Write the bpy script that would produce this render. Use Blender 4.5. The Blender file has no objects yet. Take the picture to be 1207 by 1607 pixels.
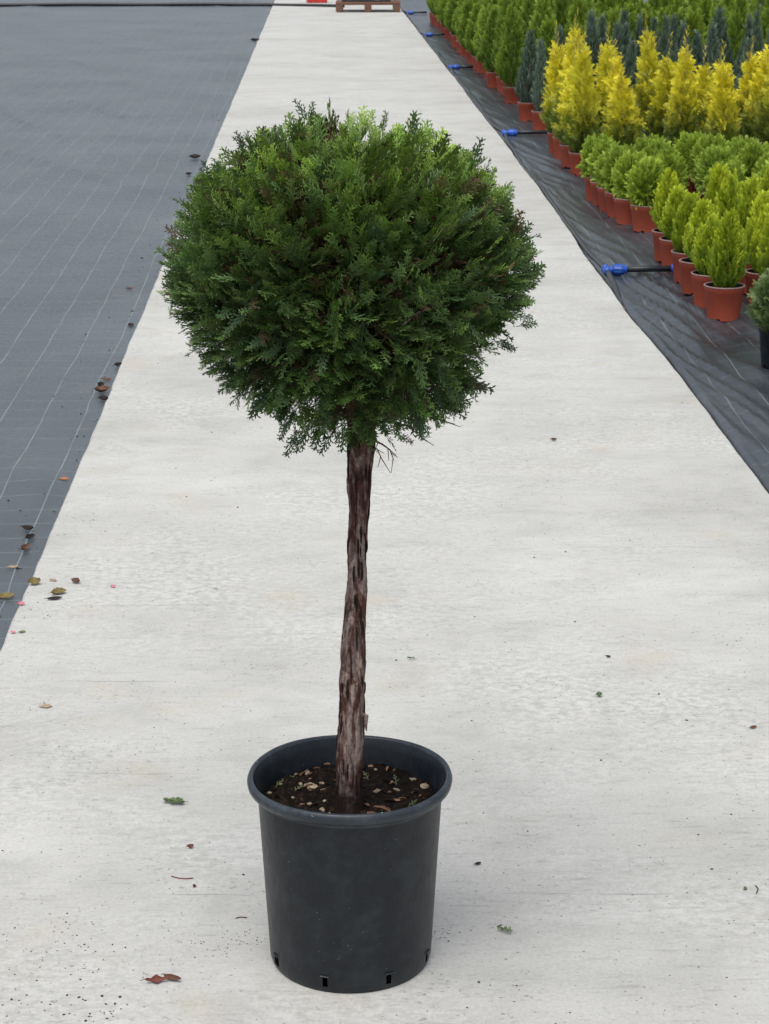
import bpy, math, random
import numpy as np
from mathutils import Vector, Matrix, noise as mnoise

random.seed(7)
rng = np.random.default_rng(7)
scene = bpy.context.scene
COL = scene.collection

# ------------------------------------------------------------------ camera
CAM_H = 1.75
PITCH = 16.683
YAW = 1.817
FPX = 3200.0                     # focal length in pixels of the 1207 x 1607 photograph
cam_d = bpy.data.cameras.new('camera')
cam = bpy.data.objects.new('camera', cam_d)
COL.objects.link(cam)
cam.location = (0, 0, CAM_H)
cam.rotation_euler = (math.radians(90 - PITCH), 0, math.radians(-YAW))
cam_d.sensor_fit = 'VERTICAL'
cam_d.sensor_height = 36.0
cam_d.lens = FPX / 1607.0 * 36.0
cam_d.clip_start = 0.05
cam_d.clip_end = 1500
cam_d.dof.use_dof = True
cam_d.dof.focus_distance = 3.30
cam_d.dof.aperture_fstop = 36
scene.camera = cam

# ------------------------------------------------------------------ sky, sun, exposure (overcast day)
SUN_EL, SUN_AZ = 70.0, 205.0     # azimuth clockwise from +Y: high, behind the camera and to its left
world = bpy.data.worlds.new('World')
scene.world = world
world.use_nodes = True
wn = world.node_tree
wn.nodes.clear()
sky = wn.nodes.new('ShaderNodeTexSky')
sky.sky_type = 'NISHITA'
sky.sun_disc = False
sky.sun_elevation = math.radians(SUN_EL)
sky.sun_rotation = math.radians(SUN_AZ)
sky.air_density = 1.0
sky.dust_density = 3.0
sky.ozone_density = 1.0
hs = wn.nodes.new('ShaderNodeHueSaturation')
hs.inputs['Saturation'].default_value = 0.42     # cloud cover: the sky is a pale grey-blue
bg = wn.nodes.new('ShaderNodeBackground')
bg.inputs['Strength'].default_value = 0.115
wo = wn.nodes.new('ShaderNodeOutputWorld')
wn.links.new(sky.outputs[0], hs.inputs['Color'])
wn.links.new(hs.outputs[0], bg.inputs['Color'])
wn.links.new(bg.outputs[0], wo.inputs['Surface'])

sun_d = bpy.data.lights.new('sun', 'SUN')
sun_d.energy = 1.5
sun_d.angle = math.radians(50)
sun_d.color = (1.0, 0.955, 0.89)
sun = bpy.data.objects.new('sun', sun_d)
COL.objects.link(sun)
sd = Vector((math.sin(math.radians(SUN_AZ)) * math.cos(math.radians(SUN_EL)),
             math.cos(math.radians(SUN_AZ)) * math.cos(math.radians(SUN_EL)),
             math.sin(math.radians(SUN_EL))))
sun.rotation_euler = sd.to_track_quat('Z', 'Y').to_euler()
sun.location = (-4, -4, 12)

scene.view_settings.view_transform = 'Standard'
scene.view_settings.look = 'None'
scene.view_settings.gamma = 1.0
scene.view_settings.exposure = 0.55
scene.render.engine = 'CYCLES'
scene.cycles.max_bounces = 4
scene.cycles.diffuse_bounces = 2
scene.cycles.glossy_bounces = 2
scene.cycles.transmission_bounces = 2

# ------------------------------------------------------------------ survey: photo point -> place on the ground / on an upright plane
_p, _y = math.radians(PITCH), math.radians(YAW)
FW = np.array([math.sin(_y) * math.cos(_p), math.cos(_y) * math.cos(_p), -math.sin(_p)])
RT = np.array([math.cos(_y), -math.sin(_y), 0.0])
UP = np.cross(RT, FW)
def ray(x, y):
    return FW + RT * (x - 603.5) / FPX - UP * (y - 803.5) / FPX
def ground(x, y, z=0.0):
    d = ray(x, y)
    t = (z - CAM_H) / d[2]
    return float(t * d[0]), float(t * d[1])
def upright(x, y, Y):
    d = ray(x, y)
    t = Y / d[1]
    return float(t * d[0]), float(CAM_H + t * d[2])

# ------------------------------------------------------------------ object helpers
def tag(o, label, cat, group=None):
    o['label'] = label
    o['category'] = cat
    if group:
        o['group'] = group
    return o
def empty(name, loc, rz=0.0):
    o = bpy.data.objects.new(name, None)
    COL.objects.link(o)
    o.location = loc
    o.rotation_euler = (0, 0, rz)
    o.empty_display_size = 0.05
    return o
def link(name, mesh, parent=None):
    o = bpy.data.objects.new(name, mesh)
    COL.objects.link(o)
    if parent is not None:
        o.parent = parent
    return o

class MB:
    """collects faces, builds one mesh"""
    def __init__(s):
        s.v, s.f, s.m = [], [], []
    def add(s, vs, fs, mi=0):
        b = len(s.v)
        s.v += [tuple(q) for q in vs]
        for f in fs:
            s.f.append(tuple(b + i for i in f))
            s.m.append(mi)
    def box(s, c, d, rz=0.0, bev=0.0, mi=0):
        x, y, z = d[0] / 2, d[1] / 2, d[2] / 2
        cr, sr = math.cos(rz), math.sin(rz)
        if bev <= 0:
            pts = [(a * x, b * y, e * z) for e in (-1, 1) for (a, b) in ((-1, -1), (1, -1), (1, 1), (-1, 1))]
            fs = [(3, 2, 1, 0), (4, 5, 6, 7), (0, 1, 5, 4), (1, 2, 6, 5), (2, 3, 7, 6), (3, 0, 4, 7)]
        else:
            pts, fs = [], []
            oc = lambda k, zz: [((x - k) * 1, -y, zz), (x, -(y - k), zz), (x, y - k, zz), (x - k, y, zz),
                                (-(x - k), y, zz), (-x, y - k, zz), (-x, -(y - k), zz), (-(x - k), -y, zz)]
            lv = [[(a * (x - bev) / x, b * (y - bev) / y, zz) for a, b, zz in oc(bev, -z)], oc(bev, -z + bev), oc(bev, z - bev),
                  [(a * (x - bev) / x, b * (y - bev) / y, zz) for a, b, zz in oc(bev, z)]]
            for L in lv:
                pts += L
            for r in range(3):
                for i in range(8):
                    j = (i + 1) % 8
                    fs.append((r * 8 + i, r * 8 + j, r * 8 + 8 + j, r * 8 + 8 + i))
            fs.append(tuple(range(7, -1, -1)))
            fs.append(tuple(range(24, 32)))
        s.add([(c[0] + a * cr - b * sr, c[1] + a * sr + b * cr, c[2] + e) for a, b, e in pts], fs, mi)
    def lathe(s, prof, seg=32, mi=0, mis=None, c=(0, 0, 0), closed=False):
        vs, fs = [], []
        n = len(prof)
        for i in range(seg):
            a = 2 * math.pi * i / seg
            for r, z in prof:
                vs.append((c[0] + r * math.cos(a), c[1] + r * math.sin(a), c[2] + z))
        b = len(s.v)
        s.v += vs
        for i in range(seg):
            j = (i + 1) % seg
            for k in range(n - 1):
                s.f.append((b + i * n + k, b + j * n + k, b + j * n + k + 1, b + i * n + k + 1))
                s.m.append(mis[k] if mis else mi)
    def tube(s, pts, rad, seg=8, mi=0, cap=True):
        pts = [Vector(q) for q in pts]
        n = len(pts)
        if not hasattr(rad, '__len__'):
            rad = [rad] * n
        vs, fs = [], []
        ref = Vector((0.31, 0.2, 0.93)).normalized()
        for i, q in enumerate(pts):
            d = (pts[min(i + 1, n - 1)] - pts[max(i - 1, 0)]).normalized()
            r_ = ref if abs(d.dot(ref)) < 0.95 else Vector((1, 0, 0))
            u = d.cross(r_).normalized()
            w = d.cross(u)
            for k in range(seg):
                a = 2 * math.pi * k / seg
                vs.append(q + (u * math.cos(a) + w * math.sin(a)) * rad[i])
        for i in range(n - 1):
            for k in range(seg):
                l = (k + 1) % seg
                fs.append((i * seg + k, i * seg + l, i * seg + seg + l, i * seg + seg + k))
        if cap:
            fs.append(tuple(range(seg - 1, -1, -1)))
            fs.append(tuple((n - 1) * seg + k for k in range(seg)))
        s.add(vs, fs, mi)
    def mesh(s, name, mats, smooth=False):
        me = bpy.data.meshes.new(name)
        me.from_pydata(s.v, [], s.f)
        for m in (mats if isinstance(mats, (list, tuple)) else [mats]):
            me.materials.append(m)
        me.polygons.foreach_set('material_index', s.m)
        me.polygons.foreach_set('use_smooth', [smooth] * len(s.f))
        me.update()
        return me
    def build(s, name, mats, parent=None, smooth=False):
        return link(name, s.mesh(name, mats, smooth), parent)

def np_mesh(name, V, F, mat, cols=None, smooth=False):
    """V (n,3), F (m,4) or (m,3) index arrays, cols (n,3) point colours"""
    me = bpy.data.meshes.new(name)
    V = np.asarray(V, np.float32)
    F = np.asarray(F, np.int32)
    k = F.shape[1]
    me.vertices.add(len(V))
    me.vertices.foreach_set('co', V.ravel())
    me.loops.add(F.size)
    me.loops.foreach_set('vertex_index', F.ravel())
    me.polygons.add(len(F))
    me.polygons.foreach_set('loop_start', np.arange(0, F.size, k, dtype=np.int32))
    me.polygons.foreach_set('use_smooth', np.full(len(F), smooth, dtype=bool))
    if cols is not None:
        at = me.attributes.new('Col', 'FLOAT_COLOR', 'POINT')
        c4 = np.ones((len(V), 4), np.float32)
        c4[:, :3] = cols
        at.data.foreach_set('color', c4.ravel())
    me.materials.append(mat)
    me.update(calc_edges=True)
    return me

# ------------------------------------------------------------------ materials
class NT:
    def __init__(s, name):
        s.mat = bpy.data.materials.new(name)
        s.mat.use_nodes = True
        s.t = s.mat.node_tree
        s.b = s.t.nodes['Principled BSDF']
        s.out = s.t.nodes['Material Output']
    def n(s, typ, **kw):
        o = s.t.nodes.new(typ)
        for k, v in kw.items():
            if k in o.inputs.keys():
                o.inputs[k].default_value = v
            else:
                setattr(o, k, v)
        return o
    def l(s, a, b):
        s.t.links.new(a, b)
    def pos(s, scale=(1, 1, 1), obj=True):
        tc = s.n('ShaderNodeTexCoord')
        mp = s.n('ShaderNodeMapping')
        mp.inputs['Scale'].default_value = scale
        s.l(tc.outputs['Object'], mp.inputs['Vector'])
        return mp.outputs[0]
    def noise(s, vec, scale, detail=4, rough=0.55, dist=0.0):
        o = s.n('ShaderNodeTexNoise', Scale=scale, Detail=detail, Roughness=rough, Distortion=dist)
        s.l(vec, o.inputs['Vector'])
        return o.outputs['Fac']
    def ramp(s, fac, stops, interp='LINEAR'):
        o = s.n('ShaderNodeValToRGB')
        o.color_ramp.interpolation = interp
        e = o.color_ramp.elements
        while len(e) < len(stops):
            e.new(0.5)
        for i, (p, c) in enumerate(stops):
            e[i].position = p
            e[i].color = (*c, 1) if hasattr(c, '__len__') else (c, c, c, 1)
        s.l(fac, o.inputs['Fac'])
        return o.outputs['Color']
    def mix(s, fac, a, b, mode='MIX'):
        o = s.n('ShaderNodeMix', data_type='RGBA', blend_type=mode)
        for sock, v in ((o.inputs[0], fac), (o.inputs[6], a), (o.inputs[7], b)):
            if hasattr(v, 'is_linked') or hasattr(v, 'links'):
                s.l(v, sock)
            elif hasattr(v, '__len__'):
                sock.default_value = (*v, 1)
            else:
                sock.default_value = v
        return o.outputs[2]
    def math(s, op, a, b=None, c=None):
        o = s.n('ShaderNodeMath', operation=op)
        for sock, v in zip(o.inputs, (a, b, c)):
            if v is None:
                continue
            if hasattr(v, 'links'):
                s.l(v, sock)
            else:
                sock.default_value = v
        return o.outputs[0]
    def bump(s, h, strength=0.3, dist=0.01):
        o = s.n('ShaderNodeBump', Strength=strength, Distance=dist)
        s.l(h, o.inputs['Height'])
        s.l(o.outputs[0], s.b.inputs['Normal'])
        return o
    def set(s, **kw):
        for k, v in kw.items():
            sock = s.b.inputs[k.replace('_', ' ')]
            if hasattr(v, 'links'):
                s.l(v, sock)
            elif hasattr(v, '__len__') and len(v) == 3:
                sock.default_value = (*v, 1)
            else:
                sock.default_value = v
        return s

def m_simple(name, col, rough=0.5, spec=0.5, var=0.15, scale=30, bump=0.0):
    s = NT(name)
    v = s.pos()
    f = s.noise(v, scale, 4)
    c = s.ramp(f, [(0.3, tuple(q * (1 - var) for q in col)), (0.7, tuple(min(1, q * (1 + var)) for q in col))])
    s.set(Base_Color=c, Roughness=rough, Specular_IOR_Level=spec)
    if bump:
        s.bump(f, bump, 0.004)
    return s.mat

def m_concrete():
    s = NT('concrete')
    v = s.pos()
    vs = s.pos((1.0, 2.0, 1.0))
    vs2 = s.pos((0.6, 1.6, 1.0))
    fine = s.noise(v, 140, 3, 0.7)
    grain = s.noise(s.pos((1, 1.35, 1)), 40, 4, 0.65)
    streak = s.noise(vs, 4.0, 5, 0.68, 0.4)
    broad = s.noise(v, 1.1, 4, 0.55)
    streak2 = s.noise(vs2, 1.6, 5, 0.6)
    base = s.ramp(streak, [(0.30, (0.37, 0.37, 0.355)), (0.46, (0.53, 0.527, 0.51)), (0.66, (0.65, 0.647, 0.63))])
    base = s.mix(0.5, base, s.ramp(streak2, [(0.3, (0.44, 0.437, 0.42)), (0.55, (0.54, 0.537, 0.52)), (0.75, (0.585, 0.583, 0.57))]))
    base = s.mix(0.45, base, s.ramp(broad, [(0.32, (0.40, 0.395, 0.375)), (0.68, (0.62, 0.62, 0.605))]))
    base = s.mix(0.6, base, s.ramp(s.noise(s.pos((1, 1, 1)), 4.2, 6, 0.72), [(0.36, (0.86, 0.86, 0.855)), (0.52, (1, 1, 1))]), 'MULTIPLY')
    # pitted, paler worn areas
    wear = s.ramp(s.noise(v, 1.3, 5, 0.6), [(0.44, 0.0), (0.66, 1.0)])
    pit = s.ramp(grain, [(0.40, (0.42, 0.42, 0.405)), (0.58, (0.67, 0.67, 0.66))])
    wf = s.n('ShaderNodeSeparateColor')
    s.l(wear, wf.inputs[0])
    base = s.mix(s.math('MULTIPLY', wf.outputs[0], 0.62), base, pit)
    # brush lines
    br = s.ramp(s.noise(s.pos((1.0, 7, 1)), 9.0, 4, 0.75), [(0.32, (0.66, 0.66, 0.66)), (0.44, (1, 1, 1))])
    base = s.mix(0.55, base, br, 'MULTIPLY')
    # warm stains
    st = s.n('ShaderNodeSeparateColor')
    s.l(s.ramp(s.noise(v, 3.1, 3, 0.6), [(0.60, 0.0), (0.72, 1.0)]), st.inputs[0])
    base = s.mix(s.math('MULTIPLY', st.outputs[0], 0.42), base, (0.50, 0.44, 0.34))
    # faint trowel lines across the pour
    tcx = s.n('ShaderNodeTexCoord'); sxy = s.n('ShaderNodeSeparateXYZ'); s.l(tcx.outputs['Object'], sxy.inputs[0])
    yy = s.math('ADD', s.math('ADD', sxy.outputs[1], s.math('MULTIPLY', sxy.outputs[0], 0.05)), s.math('MULTIPLY', broad, 0.10))
    fr = s.math('ABSOLUTE', s.math('SUBTRACT', s.math('FRACT', s.math('DIVIDE', yy, 0.53)), 0.5))
    ln = s.math('LESS_THAN', fr, 0.0045)
    brk = s.n('ShaderNodeSeparateColor'); s.l(s.ramp(s.noise(v, 2.7, 4, 0.7), [(0.48, 0.0), (0.62, 1.0)]), brk.inputs[0])
    base = s.mix(s.math('MULTIPLY', s.math('MULTIPLY', ln, brk.outputs[0]), 0.45), base, (0.24, 0.235, 0.225))
    # small dark pits in drifts
    pt = s.n('ShaderNodeSeparateColor'); s.l(s.ramp(s.noise(s.pos((1, 1.6, 1)), 55, 3, 0.6), [(0.60, 0.0), (0.66, 1.0)]), pt.inputs[0])
    dr = s.n('ShaderNodeSeparateColor'); s.l(s.ramp(s.noise(s.pos((0.8, 1.4, 1)), 3.3, 3, 0.6), [(0.46, 0.0), (0.64, 1.0)]), dr.inputs[0])
    base = s.mix(s.math('MULTIPLY', s.math('MULTIPLY', pt.outputs[0], dr.outputs[0]), 0.55), base, (0.20, 0.195, 0.185))
    # dark specks
    sp = s.ramp(s.noise(v, 95, 2, 0.5), [(0.265, (0.25, 0.25, 0.24)), (0.32, (1, 1, 1))])
    base = s.mix(0.8, base, sp, 'MULTIPLY')
    base = s.mix(1.0, base, (0.94, 0.945, 0.925), 'MULTIPLY')
    base = s.mix(0.45, base, s.ramp(fine, [(0.3, (0.62, 0.62, 0.62)), (0.65, (1, 1, 1))]), 'MULTIPLY')
    s.set(Base_Color=base, Roughness=0.72, Specular_IOR_Level=0.35)
    s.bump(s.math('ADD', grain, s.math('MULTIPLY', fine, 0.5)), 0.25, 0.003)
    return s.mat

def m_fabric(name, base_lo, base_hi, line_amt, dust):
    """black woven weed-control cloth with printed pale green guide lines"""
    s = NT(name)
    tc = s.n('ShaderNodeTexCoord')
    sp = s.n('ShaderNodeSeparateXYZ')
    s.l(tc.outputs['Object'], sp.inputs[0])
    v = tc.outputs['Object']
    wob = s.math('MULTIPLY', s.math('SUBTRACT', s.noise(v, 0.9, 3), 0.5), 0.055)
    wob2 = s.math('MULTIPLY', s.math('SUBTRACT', s.noise(v, 1.7, 3), 0.5), 0.05)
    def line(c, w, off, pitch):
        a = s.math('FRACT', s.math('ADD', s.math('DIVIDE', s.math('ADD', c, w), pitch), off))
        d = s.math('ABSOLUTE', s.math('SUBTRACT', a, 0.5))
        return s.math('LESS_THAN', d, 0.0105)
    lx = line(sp.outputs[0], wob, 0.33, 0.145)
    ly = line(sp.outputs[1], wob2, 0.1, 0.140)
    patch = s.ramp(s.noise(v, 5.0, 3), [(0.3, 0.25), (0.6, 1.0)])
    pf = s.n('ShaderNodeSeparateColor')
    s.l(patch, pf.inputs[0])
    lines = s.math('MAXIMUM', lx, s.math('MULTIPLY', ly, 0.8))
    lines = s.math('MULTIPLY', s.math('MULTIPLY', lines, line_amt), pf.outputs[0])
    big = s.noise(v, 0.8, 5, 0.6)
    fine = s.noise(s.pos((1, 0.4, 1)), 60, 4, 0.7)
    c = s.ramp(big, [(0.3, base_lo), (0.7, base_hi)])
    c = s.mix(0.4, c, s.ramp(fine, [(0.3, (0.6, 0.6, 0.6)), (0.7, (1.15, 1.15, 1.15))]), 'MULTIPLY')
    du = s.n('ShaderNodeSeparateColor')
    s.l(s.ramp(s.noise(v, 2.6, 6, 0.65), [(0.5, 0.0), (0.75, 1.0)]), du.inputs[0])
    c = s.mix(s.math('MULTIPLY', du.outputs[0], dust), c, (0.22, 0.21, 0.20))
    c = s.mix(lines, c, (0.34, 0.46, 0.44))
    weave = s.n('ShaderNodeTexWave', Scale=160, Distortion=1.0, Detail=1)
    s.l(v, weave.inputs['Vector'])
    rr = s.ramp(fine, [(0.3, 0.27), (0.7, 0.42)])
    s.set(Base_Color=c, Roughness=rr, Specular_IOR_Level=0.5)
    s.bump(s.math('ADD', s.math('MULTIPLY', weave.outputs['Fac'], 0.25), fine), 0.12, 0.003)
    return s.mat

def m_foliage(name, transl=0.09, rough=0.45, spec=0.45):
    s = NT(name)
    a = s.n('ShaderNodeAttribute', attribute_name='Col')
    f = s.noise(s.pos(), 220, 2)
    c = s.mix(0.6, a.outputs['Color'], s.ramp(f, [(0.3, (0.72, 0.72, 0.72)), (0.7, (1.2, 1.2, 1.2))]), 'MULTIPLY')
    oi = s.n('ShaderNodeObjectInfo')
    c = s.mix(0.7, c, s.ramp(oi.outputs['Random'], [(0.0, (0.80, 0.84, 0.82)), (0.5, (1, 1, 1)), (1.0, (1.18, 1.12, 1.0))]), 'MULTIPLY')
    s.set(Base_Color=c, Roughness=rough, Specular_IOR_Level=spec)
    tr = s.n('ShaderNodeBsdfTranslucent')
    s.l(c, tr.inputs['Color'])
    mx = s.n('ShaderNodeMixShader')
    mx.inputs[0].default_value = transl
    s.l(s.b.outputs[0], mx.inputs[1])
    s.l(tr.outputs[0], mx.inputs[2])
    s.l(mx.outputs[0], s.out.inputs['Surface'])
    return s.mat

def m_bark():
    s = NT('bark')
    v = s.pos((1, 1, 0.22))
    a = s.noise(v, 95, 5, 0.7, 0.8)
    b = s.noise(s.pos((1, 1, 0.30)), 34, 5, 0.65, 0.8)
    c = s.ramp(a, [(0.30, (0.015, 0.006, 0.005)), (0.48, (0.075, 0.030, 0.022)), (0.66, (0.16, 0.085, 0.065))])
    pale = s.n('ShaderNodeSeparateColor')
    s.l(s.ramp(b, [(0.45, 0.0), (0.54, 1.0)]), pale.inputs[0])
    c = s.mix(s.math('MULTIPLY', pale.outputs[0], 0.75), c, s.ramp(a, [(0.36, (0.070, 0.042, 0.036)), (0.60, (0.40, 0.325, 0.295))]))
    tc = s.n('ShaderNodeTexCoord'); sx = s.n('ShaderNodeSeparateXYZ'); s.l(tc.outputs['Object'], sx.inputs[0])
    wet = s.n('ShaderNodeMapRange'); s.l(s.math('ADD', sx.outputs[2], s.math('MULTIPLY', b, 0.08)), wet.inputs[0]); wet.inputs[1].default_value = 0.43; wet.inputs[2].default_value = 0.36; wet.inputs[3].default_value = 0.0; wet.inputs[4].default_value = 0.9
    c = s.mix(wet.outputs[0], c, (0.010, 0.006, 0.006))
    fl = s.noise(s.pos(), 160, 3)
    c = s.mix(0.5, c, s.ramp(fl, [(0.35, (0.45, 0.45, 0.45)), (0.6, (1.15, 1.15, 1.15))]), 'MULTIPLY')
    s.set(Base_Color=c, Roughness=0.85, Specular_IOR_Level=0.2)
    s.bump(s.math('ADD', a, s.math('MULTIPLY', fl, 0.4)), 0.8, 0.006)
    return s.mat

def m_soil():
    s = NT('soil')
    v = s.pos()
    a = s.noise(v, 90, 6, 0.7)
    c = s.ramp(a, [(0.34, (0.004, 0.003, 0.002)), (0.54, (0.013, 0.0085, 0.006)), (0.72, (0.075, 0.048, 0.030))])
    s.set(Base_Color=c, Roughness=0.95, Specular_IOR_Level=0.15)
    s.bump(a, 1.0, 0.01)
    return s.mat

def m_plastic(name, col, rough, dust=(0.2, 0.2, 0.2), dust_amt=0.12):
    s = NT(name)
    v = s.pos()
    a = s.noise(v, 9, 5, 0.6)
    sc = s.noise(s.pos((6, 6, 1)), 30, 4, 0.7)
    c = s.ramp(a, [(0.3, tuple(q * 0.86 for q in col)), (0.7, tuple(q * 1.12 for q in col))])
    oi = s.n('ShaderNodeObjectInfo')
    c = s.mix(0.8, c, s.ramp(oi.outputs['Random'], [(0.0, (0.78, 0.80, 0.82)), (0.5, (1, 1, 1)), (1.0, (1.12, 1.22, 1.25))]), 'MULTIPLY')
    d = s.n('ShaderNodeSeparateColor')
    s.l(s.ramp(s.noise(v, 22, 6, 0.7), [(0.45, 0.0), (0.8, 1.0)]), d.inputs[0])
    c = s.mix(s.math('MULTIPLY', d.outputs[0], dust_amt), c, dust)
    scr = s.n('ShaderNodeSeparateColor'); s.l(s.ramp(s.noise(s.pos((1, 1, 3)), 130, 2, 0.6), [(0.71, 0.0), (0.76, 1.0)]), scr.inputs[0])
    c = s.mix(s.math('MULTIPLY', scr.outputs[0], min(0.6, dust_amt * 2.0)), c, tuple(min(0.5, q * 3) for q in dust))
    r = s.ramp(sc, [(0.3, rough - 0.06), (0.7, rough + 0.1)])
    s.set(Base_Color=c, Roughness=r, Specular_IOR_Level=0.42)
    s.bump(s.math('ADD', sc, a), 0.08, 0.004)
    return s.mat

def m_wood(name, col):
    s = NT(name)
    a = s.noise(s.pos((1, 12, 12)), 6, 5, 0.6)
    c = s.ramp(a, [(0.3, tuple(q * 0.6 for q in col)), (0.7, tuple(q * 1.2 for q in col))])
    s.set(Base_Color=c, Roughness=0.8)
    s.bump(a, 0.3, 0.003)
    return s.mat

M = {
    'concrete': m_concrete(),
    'fabric': m_fabric('weed_cloth', (0.018, 0.022, 0.028), (0.058, 0.068, 0.080), 0.40, 0.06),
    'fabric_sheen': m_fabric('weed_cloth_sheen', (0.050, 0.060, 0.068), (0.088, 0.103, 0.114), 0.50, 0.12),  # same black cloth, dustier; sky sheen painted in as a lighter base
    'earth': m_simple('earth', (0.10, 0.085, 0.065), 0.95, 0.2, 0.4, 2.0),
    'leaf': m_foliage('conifer_foliage'),
    'bark': m_bark(),
    'soil': m_soil(),
    'black_plastic': m_plastic('black_plastic', (0.0030, 0.0058, 0.0105), 0.40, (0.050, 0.066, 0.074), 0.36),
    'rim_plastic': m_plastic('worn_sheen_rim_plastic', (0.022, 0.030, 0.038), 0.36, (0.13, 0.15, 0.165), 0.4),  # scuffed rim; its bluish reflection is put into the paler base colour
    'red_plastic': m_plastic('terracotta_plastic', (0.33, 0.060, 0.030), 0.5, (0.25, 0.12, 0.10), 0.12),
    'lip': m_plastic('pot_lip_plastic', (0.27, 0.16, 0.14), 0.5),
    'pot_inner': m_plastic('pot_inner_plastic', (0.018, 0.02, 0.022), 0.5),
    'pipe': m_plastic('pipe_plastic', (0.014, 0.016, 0.02), 0.35, (0.12, 0.12, 0.12), 0.15),
    'blue': m_plastic('blue_fitting', (0.016, 0.085, 0.42), 0.35, (0.2, 0.25, 0.35), 0.1),
    'pallet': m_wood('pallet_wood', (0.17, 0.085, 0.055)),
    'crate_dark': m_plastic('dark_crate', (0.05, 0.052, 0.056), 0.5),
    'crate_red': m_plastic('red_crate', (0.50, 0.03, 0.02), 0.45),
    'label': m_simple('paper_label', (0.75, 0.68, 0.68), 0.7),
    'pebble': m_simple('pebble', (0.30, 0.235, 0.16), 0.85, 0.3, 0.6, 90, 0.4),
    'chip': m_simple('wood_chip', (0.26, 0.15, 0.09), 0.85, 0.2, 0.45, 50, 0.3),
    'grit': m_simple('dark_grit', (0.045, 0.036, 0.030), 0.9, 0.2, 0.6, 8),
    'dead_leaf': m_simple('dead_leaf', (0.13, 0.065, 0.038), 0.7, 0.3, 0.4, 60, 0.3),
    'dark_leaf': m_simple('dark_leaf', (0.030, 0.022, 0.018), 0.8, 0.3, 0.4, 60, 0.3),
    'olive_leaf': m_simple('olive_leaf', (0.17, 0.13, 0.035), 0.6, 0.4, 0.35, 50, 0.3),
    'green_leaf': m_simple('green_leaf', (0.10, 0.16, 0.05), 0.55, 0.4, 0.3, 60, 0.3),
    'orange_leaf': m_simple('orange_leaf', (0.40, 0.17, 0.08), 0.65, 0.3, 0.3, 60, 0.3),
    'red_leaf': m_simple('red_leaf', (0.17, 0.045, 0.030), 0.6, 0.4, 0.4, 50, 0.3),
    'pale_leaf': m_simple('pale_leaf', (0.36, 0.27, 0.20), 0.8, 0.2, 0.3, 50, 0.3),
    'pink': m_simple('pink_petal', (0.66, 0.25, 0.30), 0.6, 0.3, 0.4, 70),
    'white': m_simple('white_petal', (0.75, 0.68, 0.70), 0.6, 0.3, 0.15, 70),
}

# ================================================================== SETTING
EDGE_L, EDGE_R = -0.79, 1.38
def wig(y, k, a):
    return a * (mnoise.noise(Vector((y * 1.1, k, 0.3))) + 0.5 * mnoise.noise(Vector((y * 5.3, k, 1.7))) + 0.25 * mnoise.noise(Vector((y * 19, k, 4.1))))
def edge_l(y):
    return EDGE_L + wig(y, 3.3, 0.008)
def edge_r(y):
    return EDGE_R + wig(y, 9.1, 0.009) + 0.025 * (1 / (1 + math.exp(-(y - 12.0) / 1.2))) - 0.020 * math.exp(-((y - 9.5) / 1.3) ** 2)

mb = MB()
mb.add([(-500, -300, -0.06), (500, -300, -0.06), (500, 900, -0.06), (-500, 900, -0.06)], [(0, 1, 2, 3)])
o = mb.build('ground', M['earth'])
o['kind'] = 'structure'

# concrete path: slab with slightly ragged poured edges
ys = list(np.arange(-2, 12, 0.04)) + list(np.arange(12, 40, 0.10)) + list(np.arange(40, 70.5, 0.5))
mb = MB()
vs, fs = [], []
for y in ys:
    a, b = edge_l(y), edge_r(y)
    vs += [(a, y, -0.055), (a, y, -0.006), (a + 0.006, y, 0), (b - 0.006, y, 0), (b, y, -0.006), (b, y, -0.055)]
for i in range(len(ys) - 1):
    for k in range(5):
        fs.append((i * 6 + k, i * 6 + 6 + k, i * 6 + 7 + k, i * 6 + 1 + k))
mb.add(vs, [tuple(reversed(f)) for f in fs])
mb.v = mb.v
o = mb.build('path', M['concrete'])
o['kind'] = 'structure'

def ridged(x, y, k):
    n = mnoise.noise(Vector((x, y, k)))
    return 1 - abs(n) * 2

def fabric(name, xs, ys, hfun, mat):
    vs = [(x, y, hfun(x, y)) for y in ys for x in xs]
    nx = len(xs)
    fs = [(j * nx + i, j * nx + i + 1, (j + 1) * nx + i + 1, (j + 1) * nx + i) for j in range(len(ys) - 1) for i in range(nx - 1)]
    me = bpy.data.meshes.new(name)
    me.from_pydata(vs, [], fs)
    me.materials.append(mat)
    me.polygons.foreach_set('use_smooth', [True] * len(fs))
    o = link(name, me)
    o['kind'] = 'structure'
    return o

def h_left(x, y):
    d = max(0.0, edge_l(y) - x)
    h = 0.006 * mnoise.noise(Vector((x * 0.9, y * 0.5, 5))) + 0.004 * mnoise.noise(Vector((x * 2.3 + y * 1.1, y * 0.6, 2)))
    c = ridged(x * 0.9 + y * 0.35, y * 0.12, 7.7)
    h += 0.016 * max(0.0, c - 0.88) / 0.12
    return -0.012 + h * min(1.0, d / 0.08)
xsl = list(np.arange(-9.0, -3.0, 0.25)) + list(np.arange(-3.0, -0.74, 0.04))
ysl = list(np.arange(-2, 14, 0.09)) + list(np.arange(14, 45, 0.22)) + [50, 60, 70]
fabric('weed_cloth_left', xsl, ysl, h_left, M['fabric_sheen'])

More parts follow.
